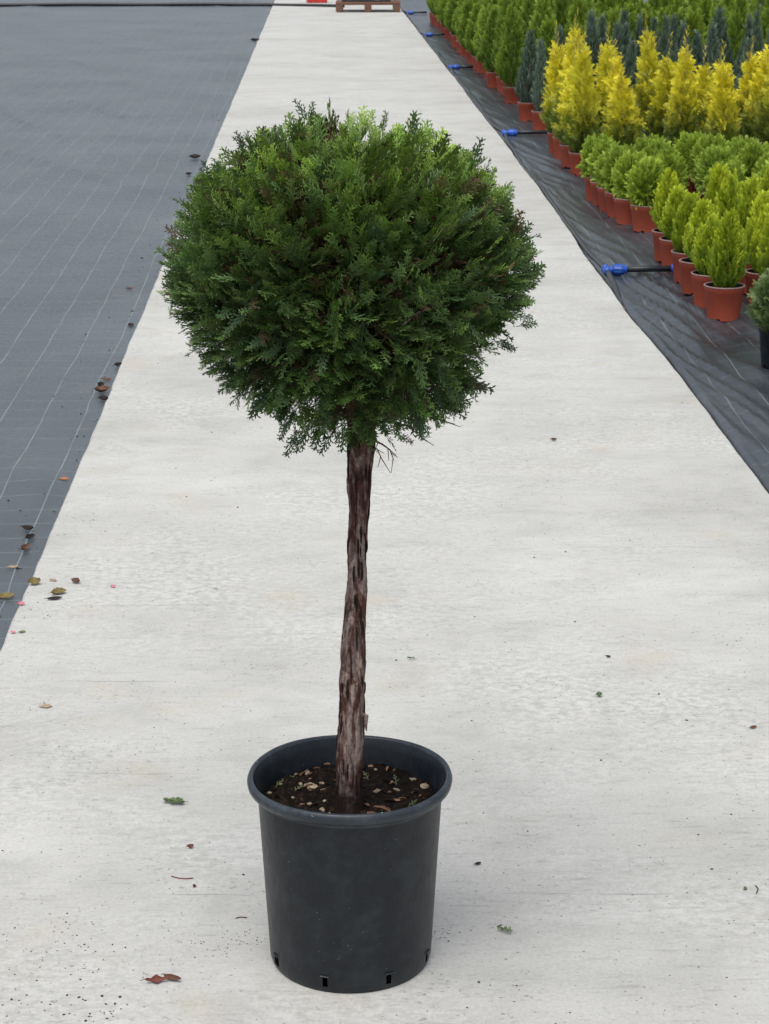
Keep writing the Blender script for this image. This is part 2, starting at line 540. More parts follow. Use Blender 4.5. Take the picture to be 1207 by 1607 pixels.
def h_right(x, y):
    d = x - edge_r(y)
    if d < 0.0:
        return -0.045
    lip = 0.010 * math.exp(-((d - 0.030) / 0.016) ** 2) * (0.7 + 0.9 * mnoise.noise(Vector((y * 2.1, 2, 2)))) - 0.022 * math.exp(-(d / 0.012) ** 2)
    strength = 0.35 + 0.65 * math.exp(-((y - 9.0) / 1.6) ** 2) + 0.45 * math.exp(-((y - 14.0) / 1.6) ** 2) + 0.3 * math.exp(-((y - 6.3) / 0.9) ** 2)
    near = math.exp(-max(0.0, d - 0.28) / 0.25)
    u = x * 7.5 + 0.9 * (y - 9) + 0.4 * mnoise.noise(Vector((x * 2, y * 1.2, 9)))
    w1 = max(0.0, ridged(u * 1.5, y * 0.55, 3.1) - 0.35) ** 1.4
    w2 = max(0.0, ridged(x * 17 + y * 2.6, y * 1.0, 8.2) - 0.4) ** 1.3
    h = (0.040 * w1 + 0.018 * w2) * strength * (0.35 + 0.65 * near)
    h += 0.004 * mnoise.noise(Vector((x * 2.2, y * 1.4, 1)))
    return -0.010 + lip + h * min(1.0, d / 0.05)
xsr = list(np.arange(1.34, 1.46, 0.010)) + list(np.arange(1.46, 2.1, 0.016)) + list(np.arange(2.1, 9.0, 0.15))
ysr = list(np.arange(4.5, 18, 0.04)) + list(np.arange(18, 45, 0.12)) + [50, 60, 70]
fabric('weed_cloth_right', xsr, ysr, h_right, M['fabric'])

# ================================================================== FOLIAGE BUILDING BLOCKS
def kite(V, F, T, p, d, n, L, w, t0, t1, fold=0.5):
    """blunt leaf-scale twiglet: quad folded along its axis"""
    s = np.cross(n, d)
    b = len(V)
    m = p + d * L * 0.50
    V.append(p)
    V.append(m + s * w - n * w * fold)
    V.append(p + d * L)
    V.append(m - s * w - n * w * fold)
    F.append((b, b + 1, b + 2, b + 3))
    T += [t0, (t0 + t1) / 2, t1, (t0 + t1) / 2]

def rot(v, n, a):
    return v * math.cos(a) + np.cross(n, v) * math.sin(a) + n * np.dot(n, v) * (1 - math.cos(a))

def make_spray(r, nb=12, lobes=5, ang=40, w=0.034, bl0=0.46, curve=0.25, wide=1.0):
    """flat branching spray of unit length along +Y, face normal +Z"""
    V, F, T = [], [], []
    n0 = np.array([0, 0, 1.0])
    def axis(t):
        return np.array([0.06 * math.sin(t * 3 + r.random()) * 0.3, t, -curve * t * t])
    # stem
    st = np.array([0, 0, 0.0])
    for k in range(2):
        a, b = axis(k / 2), axis((k + 1) / 2)
        q = len(V)
        ww = w * 0.5 * (1 - 0.3 * k)
        V += [a + [ww, 0, 0], b + [ww * .7, 0, 0], b - [ww * .7, 0, 0], a - [ww, 0, 0]]
        F.append((q, q + 1, q + 2, q + 3))
        T += [k / 2, k / 2 + .5, k / 2 + .5, k / 2]
    for i in range(nb):
        t = 0.10 + 0.84 * (i + 0.5 * r.random()) / nb
        sd_ = 1 if i % 2 else -1
        p = axis(t)
        a = math.radians(ang + r.uniform(-9, 9)) * (1 - 0.25 * t)
        d = np.array([sd_ * math.sin(a), math.cos(a), -2 * curve * t * 0.5 + r.uniform(-0.25, 0.25)])
        d /= np.linalg.norm(d)
        n = n0 - d * np.dot(n0, d)
        n /= np.linalg.norm(n)
        bl = (bl0 * (1 - t) ** 0.75 + 0.09) * r.uniform(0.75, 1.2) * wide
        kite(V, F, T, p, d, n, bl, w * 0.75, t * 0.6, 0.6 + 0.4 * t)
        nl = max(0, int(round(lobes * (0.30 + 0.75 * bl / bl0))))
        for k in range(nl):
            s_ = (k + 0.8) / (nl + 0.6)
            q = p + d * bl * s_
            dd = rot(d, n, (1 if (k + i) % 2 else -1) * math.radians(r.uniform(24, 40)))
            dd = dd + n * r.uniform(-0.2, 0.25)
            dd /= np.linalg.norm(dd)
            ll = (0.40 * bl * (1 - s_) + 0.105) * r.uniform(0.8, 1.25)
            kite(V, F, T, q, dd, n, ll, w * 0.8, t * 0.5 + 0.2 * s_, 0.75 + 0.25 * t)
    kite(V, F, T, axis(0.9), np.array([0, 0.9, -0.4]), n0, 0.14, w * 0.8, 0.8, 1.0)
    return np.array(V), np.array(F, np.int32), np.array(T)

rr = random.Random(3)
SPRAY_HI = [make_spray(rr, nb=10, lobes=3, w=0.036, curve=rr.uniform(0.0, 0.35), ang=rr.uniform(30, 42), bl0=rr.uniform(0.36, 0.50)) for _ in range(8)]
SPRAY_LO = [make_spray(rr, nb=9, lobes=2, curve=rr.uniform(0.0, 0.35), w=0.045) for _ in range(5)]
SPRAY_FAN = [make_spray(rr, nb=9, lobes=1, ang=28, curve=rr.uniform(-0.15, 0.12), w=0.062, bl0=0.5) for _ in range(5)]
SPRAY_THIN = [make_spray(rr, nb=8, lobes=1, ang=22, curve=rr.uniform(-0.1, 0.1), w=0.050, bl0=0.34) for _ in range(4)]

def frames(D, N):
    """rotation matrices (n,3,3): columns x = side, y = D, z = N made orthogonal"""
    D = D / np.linalg.norm(D, axis=1, keepdims=True)
    N = N - D * np.sum(N * D, axis=1, keepdims=True)
    N = N / np.maximum(1e-6, np.linalg.norm(N, axis=1, keepdims=True))
    X = np.cross(D, N)
    return np.stack([X, D, N], axis=2)

def scatter(protos, P, D, N, S, C, tipgain, pick=None):
    """P positions, D growth directions, N face normals, S sizes, C colours (n,3), tipgain (n,3) tip colour"""
    R = frames(D, N)
    if pick is None:
        pick = rng.integers(0, len(protos), len(P))
    Vs, Fs, Cs, off = [], [], [], 0
    for k, (v, f, t) in enumerate(protos):
        ix = np.where(pick == k)[0]
        if not len(ix):
            continue
        vv = np.einsum('nij,mj->nmi', R[ix], v) * S[ix][:, None, None] + P[ix][:, None, :]
        t = t ** 1.7  # older darker bases, lit tips: shade between sprays put into the colour
        cc = C[ix][:, None, :] * (1 - t[None, :, None]) + tipgain[ix][:, None, :] * t[None, :, None]
        m = len(v)
        ff = f[None, :, :] + (np.arange(len(ix)) * m)[:, None, None] + off
        off += m * len(ix)
        Vs.append(vv.reshape(-1, 3)); Fs.append(ff.reshape(-1, 4)); Cs.append(cc.reshape(-1, 3))
    return np.concatenate(Vs), np.concatenate(Fs), np.concatenate(Cs)

def nz(P, s, k):
    return np.array([mnoise.noise(Vector((float(p[0]) * s + k, float(p[1]) * s, float(p[2]) * s))) for p in P])

# ================================================================== THE BIG TOPIARY TREE
TY = 3.169
TX = 0.042
tree = empty('potted_topiary_tree', (TX, TY, 0))
tag(tree, 'big ball-shaped clipped conifer on a bare trunk in a black pot on the path', 'potted tree')
pxm = FPX / (TY / ray(551, 1300)[1])          # pixels per metre at the tree (row by row varies little)
RIM_R = 0.1715
_, RIM_Z = upright(548, 1221, TY)
RIM_Z += 0.010
BASE_R = 0.1385
# pot body
prof = [(0.0, 0.012), (BASE_R - 0.012, 0.012), (BASE_R - 0.006, 0.0), (BASE_R, 0.004)]
pb = MB()
bt = RIM_Z - 0.020
mis = []
seg = 96
hole_a = [math.radians(-90 + d) for d in (-66, -19, 27, 68, 112, 158, 205, 250)]
def in_hole(a0):
    for h in hole_a:
        dd = (a0 - h + math.pi) % (2 * math.pi) - math.pi
        if abs(dd) < math.radians(3.0):
            return True
    return False
zs = [0.0, 0.004, 0.012, 0.030, 0.06] + list(np.linspace(0.10, bt, 10))
def body_r(z):
    t = z / bt
    return BASE_R + (0.1565 - BASE_R) * t - (0.004 * max(0, 1 - z / 0.014) ** 2)
vs = []
for i in range(seg):
    a = 2 * math.pi * (i + 0.5) / seg
    for z in zs:
        vs.append((body_r(z) * math.cos(a), body_r(z) * math.sin(a), z))
nzs = len(zs)
fs = []
for i in range(seg):
    j = (i + 1) % seg
    amid = 2 * math.pi * (i + 1.0) / seg
    for k in range(nzs - 1):
        if k == 2 and in_hole(amid):
            continue
        fs.append((i * nzs + k, j * nzs + k, j * nzs + k + 1, i * nzs + k + 1))
pb.add(vs, fs)
pb.lathe([(BASE_R - 0.004, 0.0), (0.0, 0.003)], seg)
# inner wall
pb.lathe([(BASE_R - 0.006, 0.075), (0.1565 - 0.004, bt), (RIM_R - 0.0105, RIM_Z - 0.004)], seg)
pot = pb.build('pot', M['black_plastic'], tree, smooth=True)
# rolled rim
rb = MB()
prof = [(0.1562, bt - 0.010), (0.1590, bt - 0.003), (RIM_R - 0.004, bt - 0.001), (RIM_R, bt + 0.004), (RIM_R + 0.0012, bt + 0.011), (RIM_R - 0.001, RIM_Z - 0.003),
        (RIM_R - 0.005, RIM_Z), (RIM_R - 0.009, RIM_Z - 0.002), (RIM_R - 0.0112, RIM_Z - 0.010), (RIM_R - 0.0135, RIM_Z - 0.030)]
rb.lathe(prof, 128)
rb.v = [(x * (1 + 0.004 * math.sin(2 * math.atan2(y, x) + 1)), y * (1 + 0.004 * math.sin(2 * math.atan2(y, x) + 1)), z + 0.0016 * math.sin(3 * math.atan2(y, x) + 0.6)) for x, y, z in rb.v]
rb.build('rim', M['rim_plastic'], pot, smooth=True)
# drainage hole surrounds (moulded lip above each slot)
for h in hole_a:
    hb = MB()
    for dz, w_, hh in ((0.0318, 0.017, 0.003),):
        q = []
        hb.box((body_r(dz) + 0.0008, 0, dz), (0.004, w_, hh), 0, 0.001)
    # ribs and floor seen inside the slot
    hb.box((body_r(0.02) - 0.010, 0.003, 0.022), (0.003, 0.003, 0.022))
    ho = hb.build('drain_slot', M['black_plastic'], pot)
    ho.rotation_euler = (0, 0, h)
# soil
SOIL_Z = RIM_Z - 0.045
sb = MB()
ring = list(np.linspace(0.0, 0.1520, 34))
vs, fs = [], []
sg = 110
def soil_h(x, y):
    r = math.hypot(x, y)
    return SOIL_Z + 0.008 * mnoise.noise(Vector((x * 28, y * 28, 1))) + 0.008 * mnoise.noise(Vector((x * 85, y * 85, 3))) + 0.010 * math.exp(-(r / 0.05) ** 2) - 0.006 * (r / 0.15) ** 4
for r in ring:
    for i in range(sg):
        a = 2 * math.pi * i / sg
        x, y = r * math.cos(a), r * math.sin(a)
        vs.append((x, y, soil_h(x, y)))
for k in range(len(ring) - 1):
    for i in range(sg):
        j = (i + 1) % sg
        fs.append((k * sg + i, k * sg + sg + i, k * sg + sg + j, k * sg + j))
sb.add(vs, fs)
soil = sb.build('soil', M['soil'], tree, smooth=True)

def lump(name, r, mat, parent, loc, sx=1.0, sz=0.7, seed=0, rz=0):
    b = MB()
    R = random.Random(seed)
    n, m = 8, 5
    vs, fs = [], []
    for k in range(m + 1):
        ph = math.pi * k / m
        for i in range(n):
            a = 2 * math.pi * i / n
            q = r * (1 + 0.28 * R.uniform(-1, 1) * (0 < k < m))
            vs.append((q * math.sin(ph) * math.cos(a) * sx, q * math.sin(ph) * math.sin(a), q * math.cos(ph) * sz))
    for k in range(m):
        for i in range(n):
            j = (i + 1) % n
            fs.append((k * n + i, (k + 1) * n + i, (k + 1) * n + j, k * n + j))
    b.add(vs, fs)
    o = b.build(name, mat, parent, smooth=False)
    o.location = loc
    o.rotation_euler = (0, 0, rz)
    return o

def soil_at(px, py):
    x, y = ground(px, py, SOIL_Z)
    return x - TX, y - TY
peb = [(487, 1234, .0105, 1.4), (505, 1233, .005, 1), (484, 1212, .006, 1), (499, 1193, .004, 1), (449, 1235, .005, 1.2), (472, 1232, .004, 1), (423, 1242, .004, 1),
       (486, 1261, .005, 1), (592, 1242, .0055, 1.5), (590, 1206, .004, 1), (647, 1217, .006, 1.6), (667, 1235, .009, 1.1), (622, 1238, .006, 1.5), (600, 1268, .006, 1.6),
       (675, 1255, .004, 1.3), (505, 1272, .006, 1.1), (516, 1281, .005, 1), (464, 1208, .004, 1), (441, 1225, .003, 1), (510, 1262, .004, 1), (630, 1253, .005, 1.7),
       (560, 1196, .003, 1), (655, 1262, .004, 1), (460, 1252, .0035, 1), (640, 1199, .0035, 1)]
for i, (px, py, r, sx) in enumerate(peb):
    x, y = soil_at(px, py)
    lump('pebble', r * 0.9, M['pebble'], soil, (x, y, soil_h(x, y) + r * 0.12), sx, 0.7, i, i * 1.3)
R = random.Random(5)
chips = [(437, 1200, .022, .016), (497, 1203, .012, .009), (630, 1276, .026, .005), (600, 1278, .03, .006), (612, 1262, .02, .007), (632, 1250, .022, .012), (620, 1258, .018, .008), (585, 1280, .02, .009), (650, 1246, .015, .005)]
for i in range(70):
    a, r = R.uniform(0, 6.28), 0.145 * math.sqrt(R.random())
    chips.append((None, (r * math.cos(a), r * math.sin(a)), R.uniform(.004, .016), R.uniform(.0025, .006)))
for i, (px, py, l, w_) in enumerate(chips):
    x, y = soil_at(px, py) if px is not None else py
    if math.hypot(x, y) > 0.142:
        continue
    b = MB()
    q = R.uniform(0.3, 0.7)
    b.add([(-l / 2, -w_ * .3, 0), (0, -w_ / 2, l * .12), (l / 2, -w_ * .15, 0), (l / 2, w_ * .25, .001), (0, w_ / 2, l * .15), (-l / 2, w_ * .3, .001),
           (-l / 2, 0, -.002), (l / 2, 0, -.002)], [(0, 1, 4, 5), (1, 2, 3, 4), (0, 6, 7, 2, 1), (3, 7, 6, 5, 4)])
    o = b.build('wood_chip', [M['chip'], M['dead_leaf'], M['soil'], M['dead_leaf'], M['soil'], M['soil']][i % 6], soil)
    o.location = (x, y, soil_h(x, y) + 0.003)
    o.rotation_euler = (R.uniform(-.3, .3), R.uniform(-.3, .3), R.uniform(0, 6.28) if px is None else R.uniform(-.5, .5))

# little weeds sprouting from the soil
for i, (px, py) in enumerate(((432, 1232), (462, 1246), (578, 1226), (640, 1268), (622, 1232), (448, 1222))):
    x, y = soil_at(px, py)
    v, f, t = make_spray(random.Random(i + 40), nb=5, lobes=0, ang=50, curve=.2, w=.06, bl0=.5)
    o = link('weed', np_mesh('weed', v * .02, f, M['leaf'], np.tile([.13, .17, .07], (len(v), 1))), soil)
    o.location = (x, y, soil_h(x, y))
    o.rotation_euler = (R.uniform(.5, 1.0), 0, R.uniform(-1.2, 1.2))
# trunk
def tr_pt(px, py):
    x, z = upright(px, py, TY)
    return x - TX, z
tp = [(545, 1300, 44), (545, 1265, 41), (548, 1200, 40), (550, 1120, 42), (553, 1040, 40), (558, 960, 35), (561, 880, 30), (563, 800, 31), (565, 740, 37), (567, 690, 43), (568, 640, 40), (566, 560, 34), (562, 470, 26), (558, 380, 18)]
ctrl = [(*tr_pt(a, b), w_ / 2 / 965.0) for a, b, w_ in tp]
tv = []
NT_, SG = 190, 40
zs_ = np.array([c[1] for c in ctrl]); xs_ = np.array([c[0] for c in ctrl]); ws_ = np.array([c[2] for c in ctrl])
z0, z1 = SOIL_Z - 0.01, ctrl[-1][1]
def trunk_y(z):
    t = min(1.0, max(0.0, (z - SOIL_Z) / 0.62))
    return -0.046 * (1 - t * t * (3 - 2 * t))
def trunk_c(z):
    return float(np.interp(z, zs_, xs_)), float(np.interp(z, zs_, ws_))
vs, fs = [], []
for k in range(NT_):
    z = z0 + (z1 - z0) * k / (NT_ - 1)
    cx_, r0 = trunk_c(z)
    cx_ = (cx_ + trunk_c(z - .03)[0] + trunk_c(z + .03)[0]) / 3 + 0.0035 * mnoise.noise(Vector((z * 6, 4, 4))) + 0.002 * mnoise.noise(Vector((z * 17, 9, 4)))
    if z < SOIL_Z + 0.03:
        r0 *= 1 + 0.16 * (SOIL_Z + 0.03 - z) / 0.03
    for i in range(SG):
        a = 2 * math.pi * i / SG
        ca, sa = math.cos(a), math.sin(a)
        n1 = mnoise.noise(Vector((ca * 2.2, sa * 2.2, z * 7)))
        n2 = mnoise.noise(Vector((ca * 6.0, sa * 6.0, z * 22)))
        n3 = mnoise.noise(Vector((ca * 14.0, sa * 14.0, z * 90)))
        groove = -0.10 * math.exp(-((math.sin(a + math.pi / 2 - 0.45 - 0.6 * (z - 0.7))) / 0.12) ** 2) * (sa < 0) * (1 if z > 0.5 else 0.2)
        q = r0 * (1 + 0.13 * n1 + 0.13 * n2 + 0.07 * n3 + groove)
        vs.append((cx_ + q * ca, trunk_y(z) + q * sa, z))
for k in range(NT_ - 1):
    for i in range(SG):
        j = (i + 1) % SG
        fs.append((k * SG + i, k * SG + j, k * SG + SG + j, k * SG + SG + i))
b = MB(); b.add(vs, fs)
trunk = b.build('trunk', M['bark'], tree, smooth=True)
# peeling bark flakes
R = random.Random(11)
for i in range(52):
    z = R.uniform(SOIL_Z + 0.02, 0.93)
    cx_, r0 = trunk_c(z)
    a = R.uniform(0, 6.28) if i > 60 else R.uniform(math.pi * 1.0, math.pi * 2.0)
    l, w_ = R.uniform(0.014, 0.048), R.uniform(0.0018, 0.0050)
    b = MB()
    lift = R.uniform(0.0003, 0.0022)
    pts = []
    for t in (0, .35, .7, 1):
        ww = w_ * (0.5 + 0.5 * math.sin(math.pi * (t * .8 + .1))) * R.uniform(.7, 1.1)
        dz = l * (t - .5)
        off = 0.0016 * math.sin(math.pi * t) + lift * t * t * .5
        pts += [(off, -ww / 2, dz), (off + .0015, 0, dz), (off, ww / 2, dz)]
    fs = []
    for t in range(3):
        for s_ in range(2):
            fs.append((t * 3 + s_, t * 3 + s_ + 1, t * 3 + s_ + 4, t * 3 + s_ + 3))
    # back side for thickness
    back = [(p[0] - .0015, p[1] * .9, p[2]) for p in pts]
    b.add(pts, fs); b.add(back, [tuple(reversed(f)) for f in fs])
    o = b.build('bark_flake', M['bark'], trunk)
    rr_ = r0 * 0.965
    o.location = (cx_ + rr_ * math.cos(a), trunk_y(z) + rr_ * math.sin(a), z)
    o.rotation_euler = (0, 0, a)
    if R.random() < .3:
        o.rotation_euler = (math.pi, 0, -a) if False else (0, 0, a)
# loose curled strip of bark low on the right
b = MB()
sx, sz = tr_pt(571, 1108)
ex, ez = tr_pt(573, 1128)
b.tube([(sx - .006, -.046, sz + .006), (sx + .003, -.050, sz + .002), (ex, -.052, (sz + ez) / 2), (ex + .001, -.052, ez)], [.004, .0045, .003, .001], 6)
b.build('bark_flake', M['bark'], trunk)

# crown silhouette: photo row -> half width
prof_px = [(172, 50), (183, 100), (201, 138), (225, 172), (255, 201), (306, 238), (354, 260), (402, 279), (440, 280), (480, 268), (520, 248), (556, 222), (592, 200), (624, 172), (647, 144), (664, 106)]
cz, cr, ccx = [], [], []
for y, hw in prof_px:
    xx, z = upright(547, y, TY)
    cz.append(z); cr.append(hw / 968.0)
    ccx.append(upright(546 + (14 if y > 600 else 0), y, TY)[0] - TX)
cz, cr, ccx = np.array(cz[::-1]), np.array(cr[::-1]), np.array(ccx[::-1])
CZ0, CZ1 = cz[0], cz[-1]
CC = np.array([float(np.mean(ccx)), 0.0, float(np.interp(0.5, [0, 1], [CZ0, CZ1])) + 0.02])

def crown_points(n, inset_lo, inset_hi, margin=0.014):
    """positions in the shell of the crown and the outward normals there"""
    P, Nn = [], []
    while len(P) < n:
        k = (n - len(P)) * 3
        z = rng.uniform(CZ0 - 0.01, CZ1, k)
        r = np.interp(z, cz, cr)
        keep = rng.random(k) < (0.35 + 0.65 * r / r.max())
        z = z[keep]; r = r[keep]
        th = rng.uniform(0, 2 * np.pi, len(z))
        dr = (np.interp(z + .01, cz, cr) - np.interp(z - .01, cz, cr)) / .02
        dr = np.clip(dr, -3.0, 3.0)
        nn = np.stack([np.cos(th), np.sin(th), -dr], 1)
        nn /= np.linalg.norm(nn, axis=1, keepdims=True)
        c0 = np.interp(z, cz, ccx)
        p = np.stack([c0 + r * np.cos(th), r * np.sin(th), z], 1)
        lump_ = np.array([0.012 * mnoise.noise(Vector((q[0] * 7, q[1] * 7, q[2] * 7))) + 0.006 * mnoise.noise(Vector((q[0] * 17, q[1] * 17, q[2] * 17))) for q in p])
        ins = margin + 0.010 * np.clip((z - CZ1 + 0.10) / 0.08, 0, 1) + rng.uniform(0, 1, len(z)) ** 1.3 * (inset_hi - inset_lo) + inset_lo - lump_
        p = p - nn * np.minimum(ins, np.maximum(0.01, r))[:, None]
        P += list(p); Nn += list(nn)
    return np.array(P[:n]), np.array(Nn[:n])

def foliage_dirs(P, Nn, jit=0.42, up=0.50):
    n = len(P)
    J = rng.normal(0, 1, (n, 3))
    D = Nn * 0.9 + np.array([0, 0, up]) + J * jit * 0.62
    # lowest sprays hang outwards and down
    low = np.clip((0.45 - (P[:, 2] - CZ0) / (CZ1 - CZ0)) / 0.45, 0, 1)
    D[:, 2] -= 0.55 * low
    D /= np.linalg.norm(D, axis=1, keepdims=True)
    F = np.array([0, 0, 1.0]) * 0.9 + Nn * 0.5 + rng.normal(0, 1, (n, 3)) * 0.55
    return D, F

GREENS = np.array([1.30, 1.14, 0.98]) * np.array([[0.022, 0.055, 0.020], [0.031, 0.074, 0.023], [0.026, 0.063, 0.026], [0.042, 0.090, 0.026], [0.019, 0.047, 0.022], [0.036, 0.072, 0.033]])
def crown_cols(P, Nn, brown_p=0.045):
    n = len(P)
    C = GREENS[rng.integers(0, len(GREENS), n)].copy()
    C *= rng.uniform(0.75, 1.25, (n, 1))
    tip = C * np.array([3.2, 2.9, 2.1])
    # new yellow-green growth on the clipped top, light from above painted in too
    h = (P[:, 2] - CZ0) / (CZ1 - CZ0)
    fresh_lit = np.clip((h - 0.61) / 0.22, 0, 1) * np.clip(0.85 + 1.3 * nz(P, 9, 5), 0, 1) * rng.uniform(0.5, 1.0, n)
    tip = tip * (1 - fresh_lit[:, None]) + np.array([0.40, 0.60, 0.08]) * fresh_lit[:, None]
    C = C * (1 - 0.75 * fresh_lit[:, None]) + np.array([0.17, 0.30, 0.045]) * 0.75 * fresh_lit[:, None]
    # scattered lighter shoots, browned tips in patches
    lt = rng.random(n) < 0.26
    tip[lt] = np.array([0.20, 0.34, 0.085]) * rng.uniform(0.8, 1.2, (lt.sum(), 1))
    br = rng.random(n) < brown_p * np.clip(1 + 3.0 * nz(P, 6, 31), 0.1, 4)
    tip[br] = np.array([0.15, 0.088, 0.045]) * rng.uniform(0.6, 1.2, (br.sum(), 1))
    C[br] = C[br] * 0.6 + np.array([0.050, 0.038, 0.018]) * 0.4
    return C, tip

# branches inside the crown
b = MB()
R = random.Random(21)
for i in range(70):
    z = R.uniform(CZ0 + 0.01, CZ1 - 0.16)
    cx_, r0 = trunk_c(min(z, z1))
    a = i * 2.4 + R.uniform(-.4, .4)
    zt = min(z + R.uniform(0.03, 0.14), CZ1 - 0.10)
    rr_ = float(np.interp(min(zt + 0.03, CZ1), cz, cr)) * R.uniform(0.60, 0.80)
    c0 = float(np.interp(zt, cz, ccx))
    p0 = Vector((cx_, 0, z)); p2 = Vector((c0 + rr_ * math.cos(a), rr_ * math.sin(a), zt))
    p1 = p0.lerp(p2, .5) + Vector((R.uniform(-.02, .02), R.uniform(-.02, .02), R.uniform(-.03, .0)))
    b.tube([p0, p1, p2], [.007, .0045, .0018], 5)
    for q in range(3):
        s_ = p1.lerp(p2, R.uniform(.0, .8))
        e_ = s_ + (p2 - p1).normalized() * .04 + Vector((R.uniform(-.04, .04), R.uniform(-.04, .04), R.uniform(-.02, .03)))
        b.tube([s_, e_], [.0025, .0010], 4)
limbs = b.build('branches', M['bark'], trunk, smooth=True)

# shoots: the shell is made of clumps that each grow their own way
CLP, CLN = crown_points(380, 0.0, 0.004, 0.0)
CLD = CLN * 0.9 + np.array([0, 0, 0.55]) + rng.normal(0, 0.30, CLN.shape)
CLD /= np.linalg.norm(CLD, axis=1, keepdims=True)
CLT = rng.uniform(0.60, 1.42, len(CLP))
CLF = CLN * 0.45 + np.array([0, 0, 0.8]) + rng.normal(0, 0.55, CLN.shape)
def clump(P):
    d2 = ((P[:, None, :] - CLP[None]) ** 2).sum(2)
    i = d2.argmin(1)
    return i, np.sqrt(d2[np.arange(len(P)), i])
# foliage: dense shell + browned inner growth, as one part
Po, No = crown_points(7200, 0.0, 0.070)
gap = nz(Po, 11, 77)
front_gap = (gap > -0.33) | (Po[:, 1] > -0.12)
Po, No = Po[front_gap], No[front_gap]
Do, Fo = foliage_dirs(Po, No)
ki, kd = clump(Po)
Po = Po - No * (np.clip((kd - 0.028) / 0.045, 0, 1) * 0.046)[:, None]
lowf = np.clip((0.40 - (Po[:, 2] - CZ0) / (CZ1 - CZ0)) / 0.40, 0, 1)[:, None]
Do = Do * (0.45 + 0.4 * lowf) + CLD[ki] * (0.75 - 0.5 * lowf)
Fo = Fo * 0.45 + CLF[ki] * 0.75
So = rng.uniform(0.030, 0.054, len(Po))
Co, To = crown_cols(Po, No)
Co *= CLT[ki][:, None]; To *= CLT[ki][:, None]
V1, F1, C1 = scatter(SPRAY_HI, Po - Do * So[:, None] * 0.35, Do, Fo, So, Co, To)
Pi, Ni = crown_points(2100, 0.075, 0.17)
Di, Fi = foliage_dirs(Pi, Ni, 0.8, 0.2)
Si = rng.uniform(0.05, 0.085, len(Pi))
Ci, Ti = crown_cols(Pi, Ni, 0.10)
dead = rng.random(len(Pi)) < 0.55
Ci[dead] = np.array([0.060, 0.036, 0.020]); Ti[dead] = np.array([0.085, 0.050, 0.026])
V2, F2, C2 = scatter(SPRAY_LO, Pi - Di * Si[:, None] * 0.3, Di, Fi, Si, Ci, Ti)
me = np_mesh('crown', np.concatenate([V1, V2]), np.concatenate([F1, F2 + len(V1)]), M['leaf'], np.concatenate([C1, C2]))
crown = link('crown', me, tree)
crown['kind'] = 'stuff'

# the sprays that show most are parts of their own
pal = [((0.026, 0.064, 0.022), (0.10, 0.19, 0.052)), ((0.020, 0.050, 0.022), (0.07, 0.14, 0.052)), ((0.038, 0.084, 0.026), (0.165, 0.29, 0.072)),
       ((0.030, 0.060, 0.024), (0.105, 0.064, 0.032)), ((0.085, 0.155, 0.028), (0.26, 0.40, 0.055))]
spray_meshes = []
for ci, (c, t_) in enumerate(pal):
    row = []
    for k in range(4):
        v, f, t = SPRAY_HI[(ci + k) % len(SPRAY_HI)]
        cols = np.array(c)[None] * (1 - t[:, None]) + np.array(t_)[None] * t[:, None]
        row.append(np_mesh('foliage_spray', v, f, M['leaf'], cols))
    spray_meshes.append(row)
def place_spray(p, d, f, s, ci, k):
    o = link('foliage_spray', spray_meshes[ci][k % 4], crown)
    Rm = frames(np.array([d]), np.array([f]))[0]
    o.matrix_local = Matrix.Translation(Vector(p)) @ Matrix([list(r_) for r_ in Rm]).to_4x4() @ Matrix.Scale(s, 4)
Ps, Ns = crown_points(640, 0.0, 0.012)
sel = np.where(Ns[:, 1] < 0.12)[0][:250]
Ps, Ns = Ps[sel], Ns[sel]
Ds, Fs_ = foliage_dirs(Ps, Ns, 0.45, 0.3)
for i in range(len(Ps)):
    h = (Ps[i][2] - CZ0) / (CZ1 - CZ0)
    u = random.random()
    ci = 4 if (h > 0.82 and u < .6) else (0 if u < .35 else 1 if u < .65 else 2 if u < .88 else 3)
    s_ = random.uniform(0.032, 0.052)
    place_spray(Ps[i] - Ds[i] * s_ * 0.3, Ds[i], Fs_[i], s_, ci, i)
# shoots that break the outline in the photograph: (root px, tip px, depth offset, colour)
shoots = [((815, 440), (858, 408), -.03, 0), ((812, 420), (852, 395), .0, 2), ((808, 470), (842, 478), .02, 1), ((800, 490), (838, 495), -.04, 0), ((795, 380), (828, 345), .03, 1), ((770, 530), (806, 550), .02, 1),
          ((492, 190), (486, 146), .0, 0), ((290, 430), (250, 385), .0, 0), ((300, 440), (252, 425), .03, 1), ((730, 270), (733, 222), .02, 1), 
          ((480, 660), (455, 712), -.05, 1), ((450, 650), (425, 690), -.02, 0), ((520, 650), (500, 698), -.06, 1), ((420, 620), (395, 655), .0, 1), ((650, 640), (700, 662), .03, 3), ((690, 610), (732, 640), .02, 3),
          ((720, 580), (765, 612), .0, 1), ((620, 670), (650, 690), .0, 3), ((345, 560), (355, 605), .02, 1), ((330, 285), (322, 240), .0, 1), ((385, 250), (376, 212), .03, 1)]
for i, (a, t_, dy, ci) in enumerate(shoots):
    x0, za = upright(a[0], a[1], TY); x1, zb = upright(t_[0], t_[1], TY)
    p0 = np.array([x0 - TX, dy, za]); p1 = np.array([x1 - TX, dy - 0.005, zb])
    for q in range(2):
        d = p1 - p0 + rng.normal(0, .006, 3)
        place_spray(p0 + rng.normal(0, .008, 3), d, np.array([rng.normal(0, .4), -1.0, 0.5 + rng.normal(0, .4)]), float(np.linalg.norm(d)) * (.86 if q == 0 else .7), ci, i + q)
